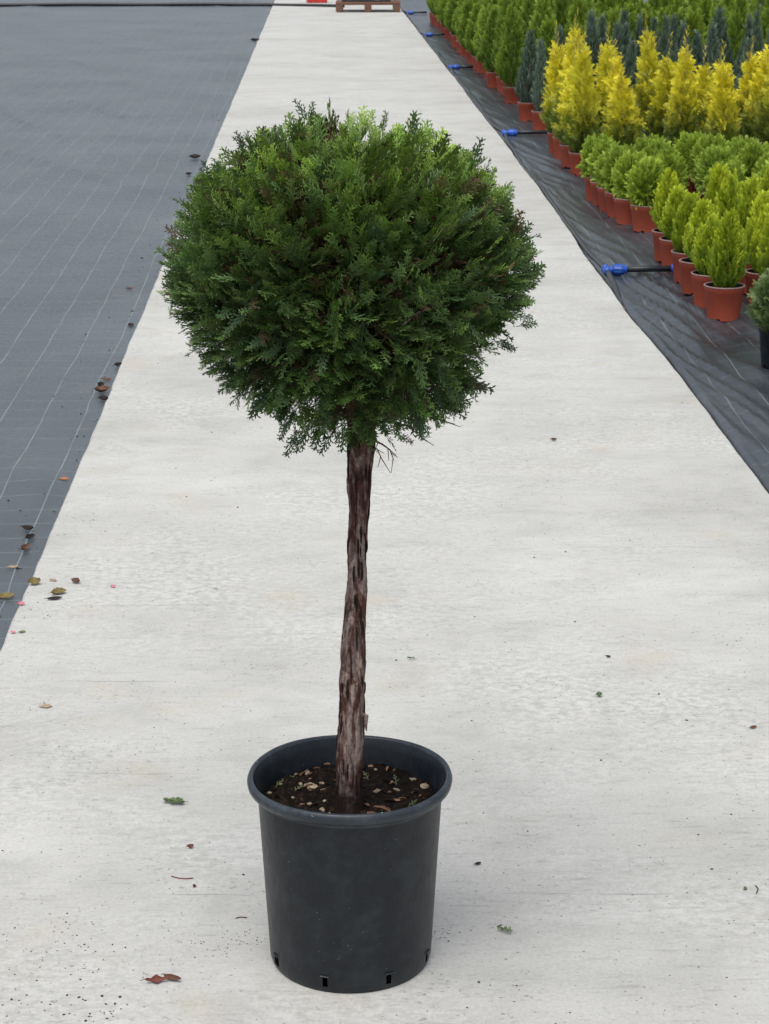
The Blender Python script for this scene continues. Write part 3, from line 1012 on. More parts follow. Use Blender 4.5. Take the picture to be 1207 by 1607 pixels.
# bare dead twigs under the crown on the right and beside the trunk
def twig(pts, r0, parent, name='dead_twig'):
    b = MB()
    P3 = [Vector(q) for q in pts]
    b.tube(P3, list(np.linspace(r0, r0 * .4, len(P3))), 5)
    R_ = random.Random(int(abs(P3[0].x) * 9999) + len(pts))
    for i in range(1, len(P3)):
        for s_ in (0, 1):
            q = P3[i - 1].lerp(P3[i], R_.uniform(.3, 1))
            dd = (P3[i] - P3[i - 1]).normalized()
            e = q + dd * R_.uniform(.008, .018) + Vector((R_.uniform(-.012, .012), R_.uniform(-.01, .01), R_.uniform(-.012, .008)))
            b.tube([q, e], [r0 * .5, r0 * .25], 4)
    return b.build(name, M['bark'], parent)
def t3(px, py, dy):
    x, z = upright(px, py, TY + dy)
    return (x - TX, dy, z)
twig([t3(583, 690, -.01), t3(600, 697, -.02), t3(612, 706, -.02), t3(618, 722, -.02)], .0018, trunk)
twig([t3(583, 700, -.01), t3(592, 705, -.02), t3(601, 724, -.02)], .0016, trunk)
for q in (((640, 640), (670, 652), (700, 662)), ((650, 620), (690, 630), (735, 628)), ((660, 600), (700, 618), (728, 640)), ((690, 590), (730, 600), (752, 610)), ((600, 660), (640, 668), (665, 690)), ((630, 655), (660, 662), (690, 655))):
    twig([t3(*q[0], .02), t3(*q[1], .0), t3(*q[2], -.01)], .0018, trunk)

# ================================================================== NURSERY POTS WITH YOUNG CONIFERS
def pot_meshes(rt, rbm, h, lipcol='lip', body='red_plastic'):
    """red pot mesh: outer wall with feet cut-outs and step below the rim; lip; soil"""
    b = MB()
    seg = 28
    zs = [0.0, 0.008, 0.010, h * .80, h * .815, h * .985]
    rs = [rbm, rbm + .0005, rbm + .0008, rbm + (rt - rbm) * .80, rt - .001, rt + .001]
    vs, fs = [], []
    for i in range(seg):
        a = 2 * math.pi * i / seg
        for z, r in zip(zs, rs):
            vs.append((r * math.cos(a), r * math.sin(a), z))
    n = len(zs)
    for i in range(seg):
        j = (i + 1) % seg
        for k in range(n - 1):
            if k == 0 and i % 7 in (0,):
                continue
            fs.append((i * n + k, j * n + k, j * n + k + 1, i * n + k + 1))
    b.add(vs, fs, 0)
    b.lathe([(0, .009), (rbm - .001, .009)], seg, 1)
    b.lathe([(rbm - .002, .012), (rt - .0045, h * .985)], seg, 1)
    body_m = b.mesh('pot', [M[body], M['pot_inner']], True)
    b = MB()
    b.lathe([(rt + .0008, h * .955), (rt + .0032, h * .965), (rt + .0036, h * .99), (rt + .001, h), (rt - .003, h), (rt - .005, h * .975)], seg)
    lip_m = b.mesh('rim', [M[lipcol]], True)
    b = MB()
    vs = [(0, 0, h * .86)] + [((rt - .006) * math.cos(2 * math.pi * i / 16), (rt - .006) * math.sin(2 * math.pi * i / 16), h * (.85 + .02 * math.sin(i * 2.1))) for i in range(16)]
    b.add(vs, [(0, 1 + i, 1 + (i + 1) % 16) for i in range(16)])
    soil_m = b.mesh('soil', [M['soil']])
    return body_m, lip_m, soil_m

PH = 0.150
POT = pot_meshes(0.087, 0.071, PH)
POT_G = pot_meshes(0.096, 0.078, 0.146)
POT_B = pot_meshes(0.095, 0.078, 0.165, 'pot_inner', 'black_plastic')

def stem_mesh(h0, h1, r):
    b = MB()
    b.tube([(0, 0, h0), (.004, .002, (h0 + h1) / 2), (0, 0, h1)], [r, r * .8, r * .4], 6)
    return b.mesh('stem', [M['bark']], True)

def body_points(n, h0, h1, rad, pw=1.0, inner=0.45):
    """sample in a body of revolution: rad(t) for t in 0..1"""
    out = []
    rmax = max(rad(t) for t in np.linspace(0, 1, 30))
    while len(out) < n:
        t = rng.random()
        if rng.random() > rad(t) / rmax + 0.08:
            continue
        th = rng.uniform(0, 2 * math.pi)
        q = 1 - inner * rng.random() ** 1.6
        out.append((t, th, q))
    A = np.array(out)
    r = np.array([rad(t) for t in A[:, 0]])
    z = h0 + (h1 - h0) * A[:, 0]
    rn = np.array([1 + 0.16 * mnoise.noise(Vector((math.cos(a) * 2.2 + pw, math.sin(a) * 2.2, zz * 9))) for a, zz in zip(A[:, 1], z)])
    R_ = r * A[:, 2] * rn
    P = np.stack([R_ * np.cos(A[:, 1]), R_ * np.sin(A[:, 1]), z], 1)
    Nn = np.stack([np.cos(A[:, 1]), np.sin(A[:, 1]), np.zeros(n)], 1)
    return P, Nn, A[:, 0], A[:, 2]

def mixc(a, b, f):
    return a * (1 - f[:, None]) + b * f[:, None]

def m_cone_plant(k):
    """oval golden-green cone of upright foliage plates"""
    H0, H1 = PH * .87, PH + random.uniform(.28, .33)
    rad = lambda t: 0.068 * min(1, (t + .04) / .26) ** .7 * (1 - max(0, t - .34) / .69) ** .66 + .004
    P, Nn, t, q = body_points(430, H0, H1 - .04, rad, k * 3.1)
    n = len(P)
    Tn = np.stack([-Nn[:, 1], Nn[:, 0], np.zeros(n)], 1)
    D = np.array([0, 0, 1.0]) + Nn * rng.uniform(.10, .36, (n, 1)) + rng.normal(0, .11, (n, 3))
    F = Tn + rng.normal(0, .45, (n, 3))
    S = rng.uniform(.048, .075, n)
    g = np.clip(.28 + .85 * t + rng.normal(0, .22, n), 0, 1)
    C = mixc(np.array([.060, .13, .014]), np.array([.24, .34, .020]), g) * rng.uniform(.8, 1.2, (n, 1))
    T = mixc(np.array([.20, .36, .028]), np.array([.70, .80, .045]), g)
    return scatter(SPRAY_FAN, P - D * S[:, None] * .3, D, F, S, C, T)

def m_globe_plant(k):
    H0, H1 = .150, .150 + random.uniform(.22, .26)
    rad = lambda t: 0.092 * math.sqrt(max(.02, 1 - ((t - .50) / .56) ** 2))
    P, Nn, t, q = body_points(560, H0, H1 - .02, rad, k * 2.3, .5)
    n = len(P)
    c = np.array([0, 0, (H0 + H1) / 2 - .05])
    D = (P - c) * np.array([1, 1, 1.0])
    D /= np.linalg.norm(D, axis=1, keepdims=True)
    D = D + np.array([0, 0, .35]) + rng.normal(0, .18, (n, 3))
    F = np.stack([-Nn[:, 1], Nn[:, 0], np.zeros(n)], 1) + rng.normal(0, .6, (n, 3))
    S = rng.uniform(.055, .08, n)
    g = np.clip(rng.normal(.45, .25, n), 0, 1)
    C = mixc(np.array([.095, .18, .018]), np.array([.16, .27, .030]), g)
    T = mixc(np.array([.38, .54, .055]), np.array([.62, .78, .11]), g)
    return scatter(SPRAY_FAN, P - D * S[:, None] * .4, D, F, S, C, T)

def m_gold_plant(k):
    hh = [.70, .62, .76, .66][k % 4]
    H0, H1 = PH * .95, PH + hh
    rad = lambda t: 0.094 * min(1, (t + .06) / .20) ** .7 * (1 - max(0, t - .18) / .86) ** .80 + .008
    P, Nn, t, q = body_points(520, H0, H1 - .10, rad, k * 4.7, .6)
    n = len(P)
    D = np.array([0, 0, .8]) + Nn * rng.uniform(.3, 1.0, (n, 1)) + rng.normal(0, .32, (n, 3))
    F = np.stack([-Nn[:, 1], Nn[:, 0], np.zeros(n)], 1) + rng.normal(0, .7, (n, 3))
    S = rng.uniform(.055, .095, n)
    g = np.clip((t - .18) / .38 + rng.normal(0, .28, n), 0, 1)
    C = mixc(np.array([.075, .125, .020]), np.array([.70, .66, .034]), g)
    T = mixc(np.array([.22, .29, .035]), np.array([1.0, .90, .055]), g)
    V, F_, C_ = scatter(SPRAY_LO, P - D * S[:, None] * .3, D, F, S, C, T)
    # thin leaders above the crown
    pp, dd, ss = [], [], []
    for j in range(8):
        a, r = rng.uniform(0, 6.28), (0 if j == 0 else rng.uniform(.02, .06))
        z = H1 - .12 - r * 1.6
        lh = rng.uniform(.13, .21) if j == 0 else rng.uniform(.06, .11)
        m = int(lh / .012)
        for i in range(m):
            pp.append((r * math.cos(a), r * math.sin(a), z + lh * i / m))
            th = rng.uniform(0, 6.28)
            dd.append((.55 * math.cos(th), .55 * math.sin(th), 1.0)); ss.append(rng.uniform(.024, .045))
    pp, dd, ss = np.array(pp), np.array(dd), np.array(ss)
    n2 = len(pp)
    V2, F2, C2 = scatter(SPRAY_THIN, pp, dd, rng.normal(0, 1, (n2, 3)), ss, np.tile([.42, .36, .05], (n2, 1)), np.tile([.90, .78, .12], (n2, 1)))
    return np.concatenate([V, V2]), np.concatenate([F_, F2 + len(V)]), np.concatenate([C_, C2])

def m_blue_plant(k):
    hh = [.66, .58, .72, .62][k % 4]
    H0, H1 = PH * .9, PH + hh
    rad = lambda t: 0.085 * min(1, (t + .08) / .25) ** .6 * (1 - max(0, t - .22) / .80) ** .95 + .006
    P, Nn, t, q = body_points(700, H0, H1 - .05, rad, k * 5.9)
    n = len(P)
    D = np.array([0, 0, 1.0]) + Nn * rng.uniform(.1, .5, (n, 1)) + rng.normal(0, .15, (n, 3))
    F = rng.normal(0, 1, (n, 3))
    S = rng.uniform(.045, .080, n)
    g = rng.random(n)
    C = mixc(np.array([.040, .075, .050]), np.array([.065, .105, .078]), g)
    T = mixc(np.array([.17, .27, .175]), np.array([.29, .39, .285]), g)
    return scatter(SPRAY_THIN, P - D * S[:, None] * .3, D, F, S, C, T)

def m_green_plant(k):
    hh = [.60, .66, .56, .70][k % 4]
    H0, H1 = PH * .95, PH + hh
    rad = lambda t: 0.125 * min(1, (t + .06) / .26) ** .7 * (1 - max(0, t - .22) / .82) ** .8 + .006
    P, Nn, t, q = body_points(560, H0, H1 - .05, rad, k * 7.3, .5)
    n = len(P)
    D = np.array([0, 0, 1.0]) + Nn * rng.uniform(.2, .65, (n, 1)) + rng.normal(0, .18, (n, 3))
    F = np.stack([-Nn[:, 1], Nn[:, 0], np.zeros(n)], 1) + rng.normal(0, .6, (n, 3))
    S = rng.uniform(.055, .09, n)
    g = np.clip(rng.normal(.25 + .45 * t, .22, n), 0, 1)
    C = mixc(np.array([.050, .115, .016]), np.array([.10, .19, .020]), g)
    T = mixc(np.array([.20, .35, .042]), np.array([.46, .60, .060]), g)
    return scatter(SPRAY_FAN, P - D * S[:, None] * .3, D, F, S, C, T)

def m_shrub_plant(k):
    H0, H1 = .145, .165 + .21
    rad = lambda t: 0.100 * min(1, (t + .15) / .3) ** .6 * math.sqrt(max(.03, 1 - (max(0, t - .45) / .60) ** 2))
    P, Nn, t, q = body_points(900, H0, H1 - .02, rad, 1.3, .5)
    n = len(P)
    D = np.array([0, 0, .45]) + Nn + rng.normal(0, .4, (n, 3))
    F = rng.normal(0, 1, (n, 3))
    S = rng.uniform(.04, .065, n)
    g = rng.random(n)
    C = mixc(np.array([.055, .105, .030]), np.array([.085, .15, .042]), g)
    T = mixc(np.array([.16, .26, .085]), np.array([.32, .42, .16]), g)
    return scatter(SPRAY_LO, P - D * S[:, None] * .3, D, F, S, C, T)

def plant_meshes(fn, nv):
    return [np_mesh('foliage', *fn(k)[:2], M['leaf'], None) if False else (lambda r_: np_mesh('foliage', r_[0], r_[1], M['leaf'], r_[2]))(fn(k)) for k in range(nv)]
MESH = {'cone': plant_meshes(m_cone_plant, 5), 'globe': plant_meshes(m_globe_plant, 4), 'gold': plant_meshes(m_gold_plant, 4),
        'blue': plant_meshes(m_blue_plant, 4), 'green': plant_meshes(m_green_plant, 4), 'shrub': plant_meshes(m_shrub_plant, 1)}
STEM = {'cone': stem_mesh(.11, .25, .006), 'globe': stem_mesh(.12, .28, .008), 'gold': stem_mesh(.11, .40, .008),
        'blue': stem_mesh(.11, .45, .007), 'green': stem_mesh(.11, .45, .008), 'shrub': stem_mesh(.12, .30, .008)}
KIND_NAME = {'cone': 'potted_cone_conifer', 'globe': 'potted_globe_conifer', 'gold': 'potted_golden_conifer', 'blue': 'potted_blue_conifer', 'green': 'potted_green_conifer', 'shrub': 'potted_shrub'}
pcount = 0
def potted(kind, x, y, label, group=None, s=1.0, var=None, parts=True):
    global pcount
    pcount += 1
    R_ = random.Random(pcount * 17 + 3)
    t = empty(KIND_NAME[kind], (x, y, h_right(x, y) + 0.002), R_.uniform(0, 6.28))
    tag(t, label, 'potted plant', group)
    pm = POT_G if kind == 'globe' else POT_B if kind == 'shrub' else POT
    p = link('pot', pm[0], t)
    link('rim', pm[1], p)
    link('soil', pm[2], t)
    f = link('foliage', MESH[kind][(pcount if var is None else var) % len(MESH[kind])], t)
    link('stem', STEM[kind], t)
    zz = s * R_.uniform(.88, 1.10)
    f.scale = (s * R_.uniform(.92, 1.08), s * R_.uniform(.92, 1.08), zz)
    # keep the foliage seated on its pot when scaled
    f.location = (R_.uniform(-.006, .006), R_.uniform(-.006, .006), PH * (1 - zz) * .9)
    f.rotation_euler = (R_.uniform(-.08, .08), R_.uniform(-.08, .08), 0)
    t.rotation_euler[0] = 0
    return t

ORD = ['first', 'second', 'third', 'fourth', 'fifth', 'sixth', 'seventh', 'eighth', 'ninth', 'tenth', 'eleventh', 'twelfth', 'thirteenth', 'fourteenth', 'fifteenth', 'sixteenth',
       'seventeenth', 'eighteenth', 'nineteenth', 'twentieth']
# -- oval golden cones, front right
edge = [(1.765, 8.77), (1.758, 9.05), (1.756, 9.36), (1.772, 9.67), (1.772, 10.03), (1.770, 10.25)]
for i, (x, y) in enumerate(edge):
    potted('cone', x, y, 'oval yellow-green conifer in red pot, nearest the camera of its row beside the path' if i == 0 else
           f'oval yellow-green conifer in red pot, {ORD[i]} from the front in the row nearest the path', 'oval yellow-green conifers', 1.0, i)
for i, (x, y) in enumerate([(2.012, 8.82), (2.010, 9.09), (2.03, 9.36), (2.03, 9.68), (2.02, 10.00), (2.03, 10.27)]):
    potted('cone', x, y, f'oval yellow-green conifer, {ORD[i]} from the front in the second row from the path', 'oval yellow-green conifers', 1.05, i + 2)
for i, (x, y) in enumerate([(2.29, 10.05), (2.30, 10.36)]):
    potted('cone', x, y, ['oval yellow-green conifer cut by the right edge of the picture, nearer of two', 'oval yellow-green conifer at the right edge of the picture, farther of two'][i], 'oval yellow-green conifers', 1.0, i)
# -- green globes
gedge = [(1.815, 11.24), (1.762, 11.53), (1.748, 11.78), (1.732, 12.00), (1.720, 12.23), (1.708, 12.45)]
for i, (x, y) in enumerate(gedge):
    potted('globe', x, y, 'round bright green conifer in red pot standing foremost at the corner of its block' if i == 0 else
           f'round bright green conifer in red pot, {ORD[i]} from the front along the path edge', 'round green conifers', .98 if i else 1.05)
R = random.Random(8)
for c in range(5):
    for r in range(5):
        x = 2.03 + .275 * c + R.uniform(-.02, .02)
        y = 11.38 + .27 * r + .05 * (c % 2) + R.uniform(-.02, .02)
        if x > ground(1207, 300)[0] * y / 12.79 + .18:
            continue
        if c == 0 and r == 0:
            continue
        potted('globe', x, y, f'round green conifer inside its block, {ORD[c + 1]} row from path, {ORD[r]} from front', 'round green conifers', R.uniform(.95, 1.1))
# -- golden upright conifers
for i, (x, y) in enumerate([(1.757, 13.72), (1.735, 14.06), (1.738, 14.52), (1.744, 14.92)]):
    potted('gold', x, y, f'golden yellow upright conifer in red pot, {ORD[i]} from the front along the path edge', 'golden upright conifers', 1.0, i)
for c in range(5):
    for r in range(3):
        x = 2.06 + .335 * c + R.uniform(-.04, .04)
        y = 13.75 + .42 * r + .12 * (c % 2) + R.uniform(-.05, .05)
        if x > ground(1207, 300)[0] * y / 12.79 + .15:
            continue
        potted('gold', x, y, f'golden upright conifer inside its block, {ORD[c + 1]} row from path, {ORD[r]} from front', 'golden upright conifers', R.uniform(.88, 1.1))
# -- blue-grey columns
for i, (x, y) in enumerate([(1.782, 16.45), (1.742, 17.20)]):
    potted('blue', x, y, ['narrow blue-grey conifer in red pot, nearest of its kind beside the path', 'narrow blue-grey conifer in red pot, directly behind the foremost one'][i], 'blue-grey column conifers', [.82, 1.1][i], i)
for r in range(3):
    for c in range(11):
        x = 2.06 + .225 * c + R.uniform(-.05, .05)
        y = 16.5 + .42 * r + .1 * (c % 2) + R.uniform(-.06, .06)
        if x > ground(1207, 300)[0] * y / 12.79 + .1 or R.random() < .06:
            continue
        potted('blue', x, y, f'narrow blue-grey conifer behind the golden ones, {ORD[r]} line back, {ORD[c]} from left', 'blue-grey column conifers', R.uniform(.95, 1.22))
# -- tall green conifers filling the back
gy = 18.75
i = 0
while gy < 32.0:
    potted('green', 1.765 + R.uniform(-.035, .03), gy, f'tall green conifer in red pot, {ORD[i]} along the path edge counted from the front' if i < 20 else 'tall green conifer in red pot at the far end of the path-edge row', 'tall green conifers', R.uniform(.95, 1.12))
    gy += R.uniform(.44, .60)
    i += 1
for r in range(30):
    y0 = 18.85 + .42 * r
    for c in range(1, 13):
        x = 1.76 + .34 * c + R.uniform(-.05, .05)
        y = y0 + .12 * (c % 2) + R.uniform(-.06, .06)
        if x > ground(1207, 300)[0] * y / 12.79 + .15:
            continue
        if (r > 11 and c > 3) or (r > 12 and c > 1):
            continue
        potted('green', x, y, f'tall green conifer behind the blue-grey ones, {ORD[r]} line back, {ORD[c - 1]} from the left' if r < 12 else 'tall green conifer deep in the big green block, away from its path edge', 'tall green conifers inside their block', R.uniform(.95, 1.2))
# -- dark shrub in a black pot, cut by the right edge
sx_, sy_ = ground(1226, 572)
potted('shrub', sx_, sy_, 'dull green bushy shrub in a black pot, cut by the right edge of the picture', None, 1.0)

# ================================================================== IRRIGATION
PR = 0.0125
tees = [ground(945, 415), ground(790, 213), ground(712, 107), ground(670, 57), ground(640, 22)]
tees = [(1.425, 9.87), (1.445, 16.02), (1.452, 22.65), (1.455, 28.2), (1.452, 33.9)]
b = MB()
pts = []
for y in np.arange(9.05, 45, 0.12):
    dmin = min(abs(y - t[1]) for t in tees)
    lift = math.exp(-(dmin / .55) ** 2)
    xx = edge_r(y) + .014 + .022 * lift + .012 * mnoise.noise(Vector((y * .9, 3, 3)))
    zz = -0.004 + .020 * lift + .007 * mnoise.noise(Vector((y * 1.7, 8, 1)))
    if y < 9.5:
        zz -= .03 * (9.5 - y) / .45
    pts.append((xx, y, zz))
b.tube(pts, PR, 8)
o = b.build('irrigation_main_pipe', M['pipe'], None, True)
tag(o, 'long black irrigation pipe lying along the right edge of the concrete path', 'pipe')
def main_at(y):
    return np.array([np.interp(y, [p[1] for p in pts], [p[k] for p in pts]) for k in (0, 2)])
lat_lab = ['nearest black side pipe with a blue tee, ending at the oval conifers', 'black side pipe with blue tee beside the golden conifers, second nearest', 'black side pipe with blue tee beside the green conifers, third nearest',
           'black side pipe with blue tee, fourth from the camera', 'farthest black side pipe with blue tee, close to the pallet']
for i, (tx, ty) in enumerate(tees):
    mx, mz = main_at(ty)
    L = [1.752, 1.80, 1.80, 1.80, 1.76][i] - mx
    t = empty('irrigation_side_pipe', (mx, ty, mz), math.radians(-1.0))
    tag(t, lat_lab[i], 'pipe', 'side pipes with blue tees')
    b = MB()
    b.tube([(.05, 0, .003), (L * .5, .0, .006), (L, .0, .008)], PR * 1.25, 10)
    b.build('pipe', M['pipe'], t, True)
    # tee body round the main pipe, with collars, and the big ribbed nut towards the side pipe
    b = MB()
    b.tube([(0, -.050, 0), (0, -.034, 0), (0, -.033, 0), (0, .033, 0), (0, .034, 0), (0, .050, 0)], [.0215, .0215, .0175, .0175, .0215, .0215], 14)
    b.tube([(0, 0, 0), (.045, 0, .002)], .018, 12)
    b.build('tee', M['blue'], t, True)
    b = MB()
    prof = [(.030, .020), (.036, .027), (.070, .0275), (.085, .024), (.100, .021)]
    n = 20
    vs, fs = [], []
    for xx, r in prof:
        for k in range(n):
            a = 2 * math.pi * k / n
            q = r * (1.0 + (.07 if k % 2 else -.02) * (xx < .08))
            vs.append((xx, q * math.cos(a), q * math.sin(a) + .002))
    for a_ in range(len(prof) - 1):
        for k in range(n):
            l_ = (k + 1) % n
            fs.append((a_ * n + k, a_ * n + l_, (a_ + 1) * n + l_, (a_ + 1) * n + k))
    fs.append(tuple(range(n))); fs.append(tuple((len(prof) - 1) * n + k for k in range(n)))
    b.add(vs, fs)
    b.build('nut', M['blue'], t)
    if i == 0:
        b = MB()
        b.tube([(L - .035, 0, .008), (L - .028, 0, .008), (L + .005, 0, .008), (L + .012, 0, .008)], [.017, .021, .022, .018], 12)
        b.build('end_fitting', M['blue'], t, True)

# hose across the far end of the path
b = MB()
hp = []
for k in range(60):
    u = k / 59
    x = -7.0 + 7.45 * u
    y = 36.6 + .25 * math.sin(u * 3.2) - .9 * max(0, u - .8) / .2 * .6
    hp.append((x, y, .016 + .004 * math.sin(u * 21)))
b.tube(hp, .030, 8)
o = b.build('hose', M['pipe'], None, True)
tag(o, 'thick black hose lying across the far end of the cloth and path', 'hose')

# ================================================================== PALLET, CRATES
pl = empty('wooden_pallet', (0.83, 34.75, 0), math.radians(-1.5))
tag(pl, 'low reddish-brown wooden pallet at the far end of the path', 'pallet')
PW, PD = 1.06, 0.85
for yy in (-PD / 2 + .05, 0, PD / 2 - .05):
    for xx in (-PW / 2 + .06, 0, PW / 2 - .06):
        b = MB(); b.box((xx, yy, .068), (.115, .10, .094), 0, .004); b.build('block', M['pallet'], pl)
    b = MB(); b.box((0, yy, .128), (PW, .10, .022), 0, .003); b.build('stringer_board', M['pallet'], pl)
for xx in (-PW / 2 + .06, 0, PW / 2 - .06):
    b = MB(); b.box((xx, 0, .0105), (.10, PD, .019), 0, .003); b.build('base_board', M['pallet'], pl)
for k in range(7):
    b = MB(); b.box((0, -PD / 2 + .05 + k * (PD - .10) / 6, .151), (PW, .095, .020), 0, .003); b.build('deck_board', M['pallet'], pl)

def crate(name, loc, d, mat, label, rz=0.0, slats=4, mark=False):
    t = empty(name, loc, rz)
    tag(t, label, 'crate')
    w, dp, h = d
    b = MB(); b.box((0, 0, .008), (w - .02, dp - .02, .016)); b.build('base', mat, t)
    for sx in (-1, 1):
        for sy in (-1, 1):
            b = MB(); b.box((sx * (w / 2 - .012), sy * (dp / 2 - .012), h / 2), (.030, .030, h), 0, .003); b.build('corner_post', mat, t)
    sh = h / slats
    for k in range(slats):
        for sy in (-1, 1):
            b = MB(); b.box((0, sy * (dp / 2 - .008), sh * (k + .5)), (w - .056, .012, sh * .86), 0, .002); b.build('side_slat', mat, t)
        for sx in (-1, 1):
            b = MB(); b.box((sx * (w / 2 - .008), 0, sh * (k + .5)), (.012, dp - .056, sh * .86), 0, .002); b.build('side_slat', mat, t)
    if mark:
        b = MB()
        for (cx_, cz_, ww, hh) in ((-.08, 0, .03, .15), (-.035, .06, .06, .03), (-.035, -.06, .06, .03), (.05, .0, .03, .15), (.095, .06, .06, .03)):
            b.box((w / 2 - .16 + cx_, -dp / 2 - .004, .105 + cz_), (ww, .004, hh))
        b.build('printed_mark', M['label'], t)
    return t
crate('plastic_crate', (0.80, 34.78, .163), (.80, .60, .42), M['crate_dark'], 'dark grey plastic crate standing on the wooden pallet', math.radians(-1.5), 2, True)
crate('plastic_crate', (-0.02, 37.75, 0.002), (.34, .30, .26), M['crate_red'], 'small red plastic crate on the path beyond the black hose', .1, 3)

# ================================================================== LITTER ON THE PATH AND CLOTH
def leaf_mesh(l, w, fold, curl, seed, lobes=0):
    R_ = random.Random(seed)
    n = 8
    vs, fs = [], []
    for i in range(n + 1):
        t = i / n
        ww = w / 2 * (math.sin(math.pi * min(1, t * .96 + .02)) ** .8) * R_.uniform(.9, 1.08) + .0004
        if lobes:
            ww *= 1 + .45 * math.cos(t * lobes * 6.28)
        x = l * (t - .5)
        zc = .7 * curl * (abs(t - .5) * 2) ** 2 * l + .0008
        vs += [(x, -ww, zc + fold * ww + R_.uniform(0, .08) * w), (x, -ww * .5, zc + fold * ww * .35), (x, 0, zc), (x, ww * .5, zc + fold * ww * .35), (x, ww, zc + fold * ww + R_.uniform(0, .08) * w)]
    for i in range(n):
        for k in range(4):
            fs.append((i * 5 + k, i * 5 + k + 1, i * 5 + 6 + k, i * 5 + 5 + k))
    b = MB(); b.add(vs, fs)
    # underside so the leaf has a thickness
    b.add([(x, y, z - .0006) for x, y, z in vs], [tuple(reversed(f)) for f in fs])
    b.tube([(-l / 2, 0, curl * l + .001), (-l * .5 - l * .22, l * .05, .0015)], [.0008, .0005], 4)
    return b
def fallen(name, px, py, l, w, rz, mat, label, cat='leaf', fold=.35, curl=.12, seed=None, tilt=0.0, group=None, lobes=0):
    x, y = ground(px, py, 0)
    z = 0.0 if edge_l(y) < x < edge_r(y) else (h_left(x, y) if x < 0 else h_right(x, y))
    o = leaf_mesh(l, w, fold, curl, seed if seed is not None else int(px * 7 + py), lobes).build(name, M[mat], None, True)
    tl = tilt if tilt else random.Random(int(px)).uniform(.15, .5)
    o.location = (x, y, z + .0008 + abs(math.sin(tl)) * w * .30)
    o.rotation_euler = (tl, 0, rz)
    tag(o, label, cat, group)
    return o
fallen('fallen_leaf', 54, 917, .034, .027, .2, 'olive_leaf', 'roundish olive-brown leaf on the path near its left edge', fold=.5, curl=.25)
fallen('fallen_leaf', 120, 915, .030, .018, -.7, 'dead_leaf', 'curled brown leaf on the path, rightmost of the loose group at left', fold=.8, curl=.25)
fallen('fallen_leaf', 92, 932, .042, .024, .5, 'olive_leaf', 'olive leaf with a white petal on it at the left edge of the path', fold=.6, curl=.12)
fallen('fallen_leaf', 86, 941, .040, .012, .25, 'dark_leaf', 'thin dark leaf lying just below the olive leaf with the petal', fold=.3, curl=.1)
fallen('fallen_petal', 86, 933, .011, .011, .3, 'white', 'white and pink petal resting on an olive leaf', 'petal', .2, .1)
fallen('fallen_petal', 178, 922, .013, .009, .1, 'pink', 'small bright pink petal alone on the path right of the leaves', 'petal', .6, .3)
fallen('fallen_petal', 33, 950, .020, .012, .4, 'pink', 'crumpled pink petal on the path edge below the olive leaf', 'petal', .7, .3)
fallen('fallen_petal', 21, 994, .013, .009, -.3, 'pink', 'pale pink petal beside a small green leaf on the path edge', 'petal', .6, .2)
fallen('fallen_leaf', 35, 993, .018, .007, .5, 'green_leaf', 'small narrow green leaf beside a pale pink petal', fold=.3)
fallen('fallen_leaf', 8, 933, .050, .026, .3, 'olive_leaf', 'yellow-green leaf on the dark cloth at the left picture edge', fold=.5, curl=.15)
fallen('fallen_leaf', 84, 912, .022, .008, -.5, 'pale_leaf', 'small tan leaf bit between the olive and brown leaves', fold=.4)
fallen('fallen_leaf', 72, 1110, .026, .014, .2, 'pale_leaf', 'faded tan leaf flat on the path below the leaf group', fold=.15, curl=.05)
fallen('fallen_leaf', 101, 750, .032, .013, -.1, 'orange_leaf', 'orange-brown leaf on the cloth against the path edge', fold=.5)
fallen('fallen_leaf', 168, 593, .042, .016, -.3, 'dead_leaf', 'long brown leaf on top of the dead leaf heap at the cloth edge', fold=.6, curl=.2)
fallen('fallen_leaf', 160, 612, .060, .040, .5, 'dead_leaf', 'large crumpled brown leaf in the heap at the cloth edge', fold=.8, curl=.35)
fallen('fallen_leaf', 157, 603, .045, .024, 1.2, 'dark_leaf', 'black shrivelled leaf in the heap beside the large brown one', fold=.9, curl=.3)
fallen('fallen_leaf', 163, 624, .040, .022, -.4, 'dark_leaf', 'black shrivelled leaf at the foot of the dead leaf heap', fold=.9, curl=.3)
fallen('fallen_leaf', 185, 571, .034, .020, .6, 'dark_leaf', 'black shrivelled leaf on the cloth just above the leaf heap', fold=.9, curl=.35)
fallen('fallen_leaf', 44, 826, .040, .018, -.4, 'dark_leaf', 'uppermost black leaf scrap in the lower trail on the left cloth', fold=.9, curl=.3)
fallen('fallen_leaf', 46, 840, .036, .018, .9, 'dark_leaf', 'middle black leaf scrap in the lower trail on the left cloth', fold=.9, curl=.3)
fallen('fallen_leaf', 38, 857, .046, .020, 1.2, 'dead_leaf', 'brownish leaf scrap at the end of the lower trail on the left cloth', fold=.9, curl=.3)
fallen('fallen_leaf', 20, 884, .030, .010, .2, 'pale_leaf', 'small greyish leaf scrap on the cloth below the black trail', fold=.4)
fallen('fallen_leaf', 205, 508, .055, .024, 1.3, 'dark_leaf', 'dark upright leaf on the cloth beside the path, left of the crown', fold=.5, curl=.1)
fallen('fallen_leaf', 203, 450, .034, .014, .0, 'dead_leaf', 'dark brown leaf alone on the cloth, level with the lower crown', fold=.6)
fallen('fallen_leaf', 306, 247, .085, .045, .2, 'dark_leaf', 'dark leaf scrap at the cloth edge just left of the crown top', fold=.8, curl=.25)
fallen('fallen_leaf', 296, 272, .050, .03, .7, 'dark_leaf', 'small dark scrap on the cloth edge under the first one left of the crown', fold=.8, curl=.25)
fallen('fallen_leaf', 400, 64, .16, .07, .8, 'dark_leaf', 'dark leaf scrap on the cloth edge near the far end', fold=.7, curl=.2)
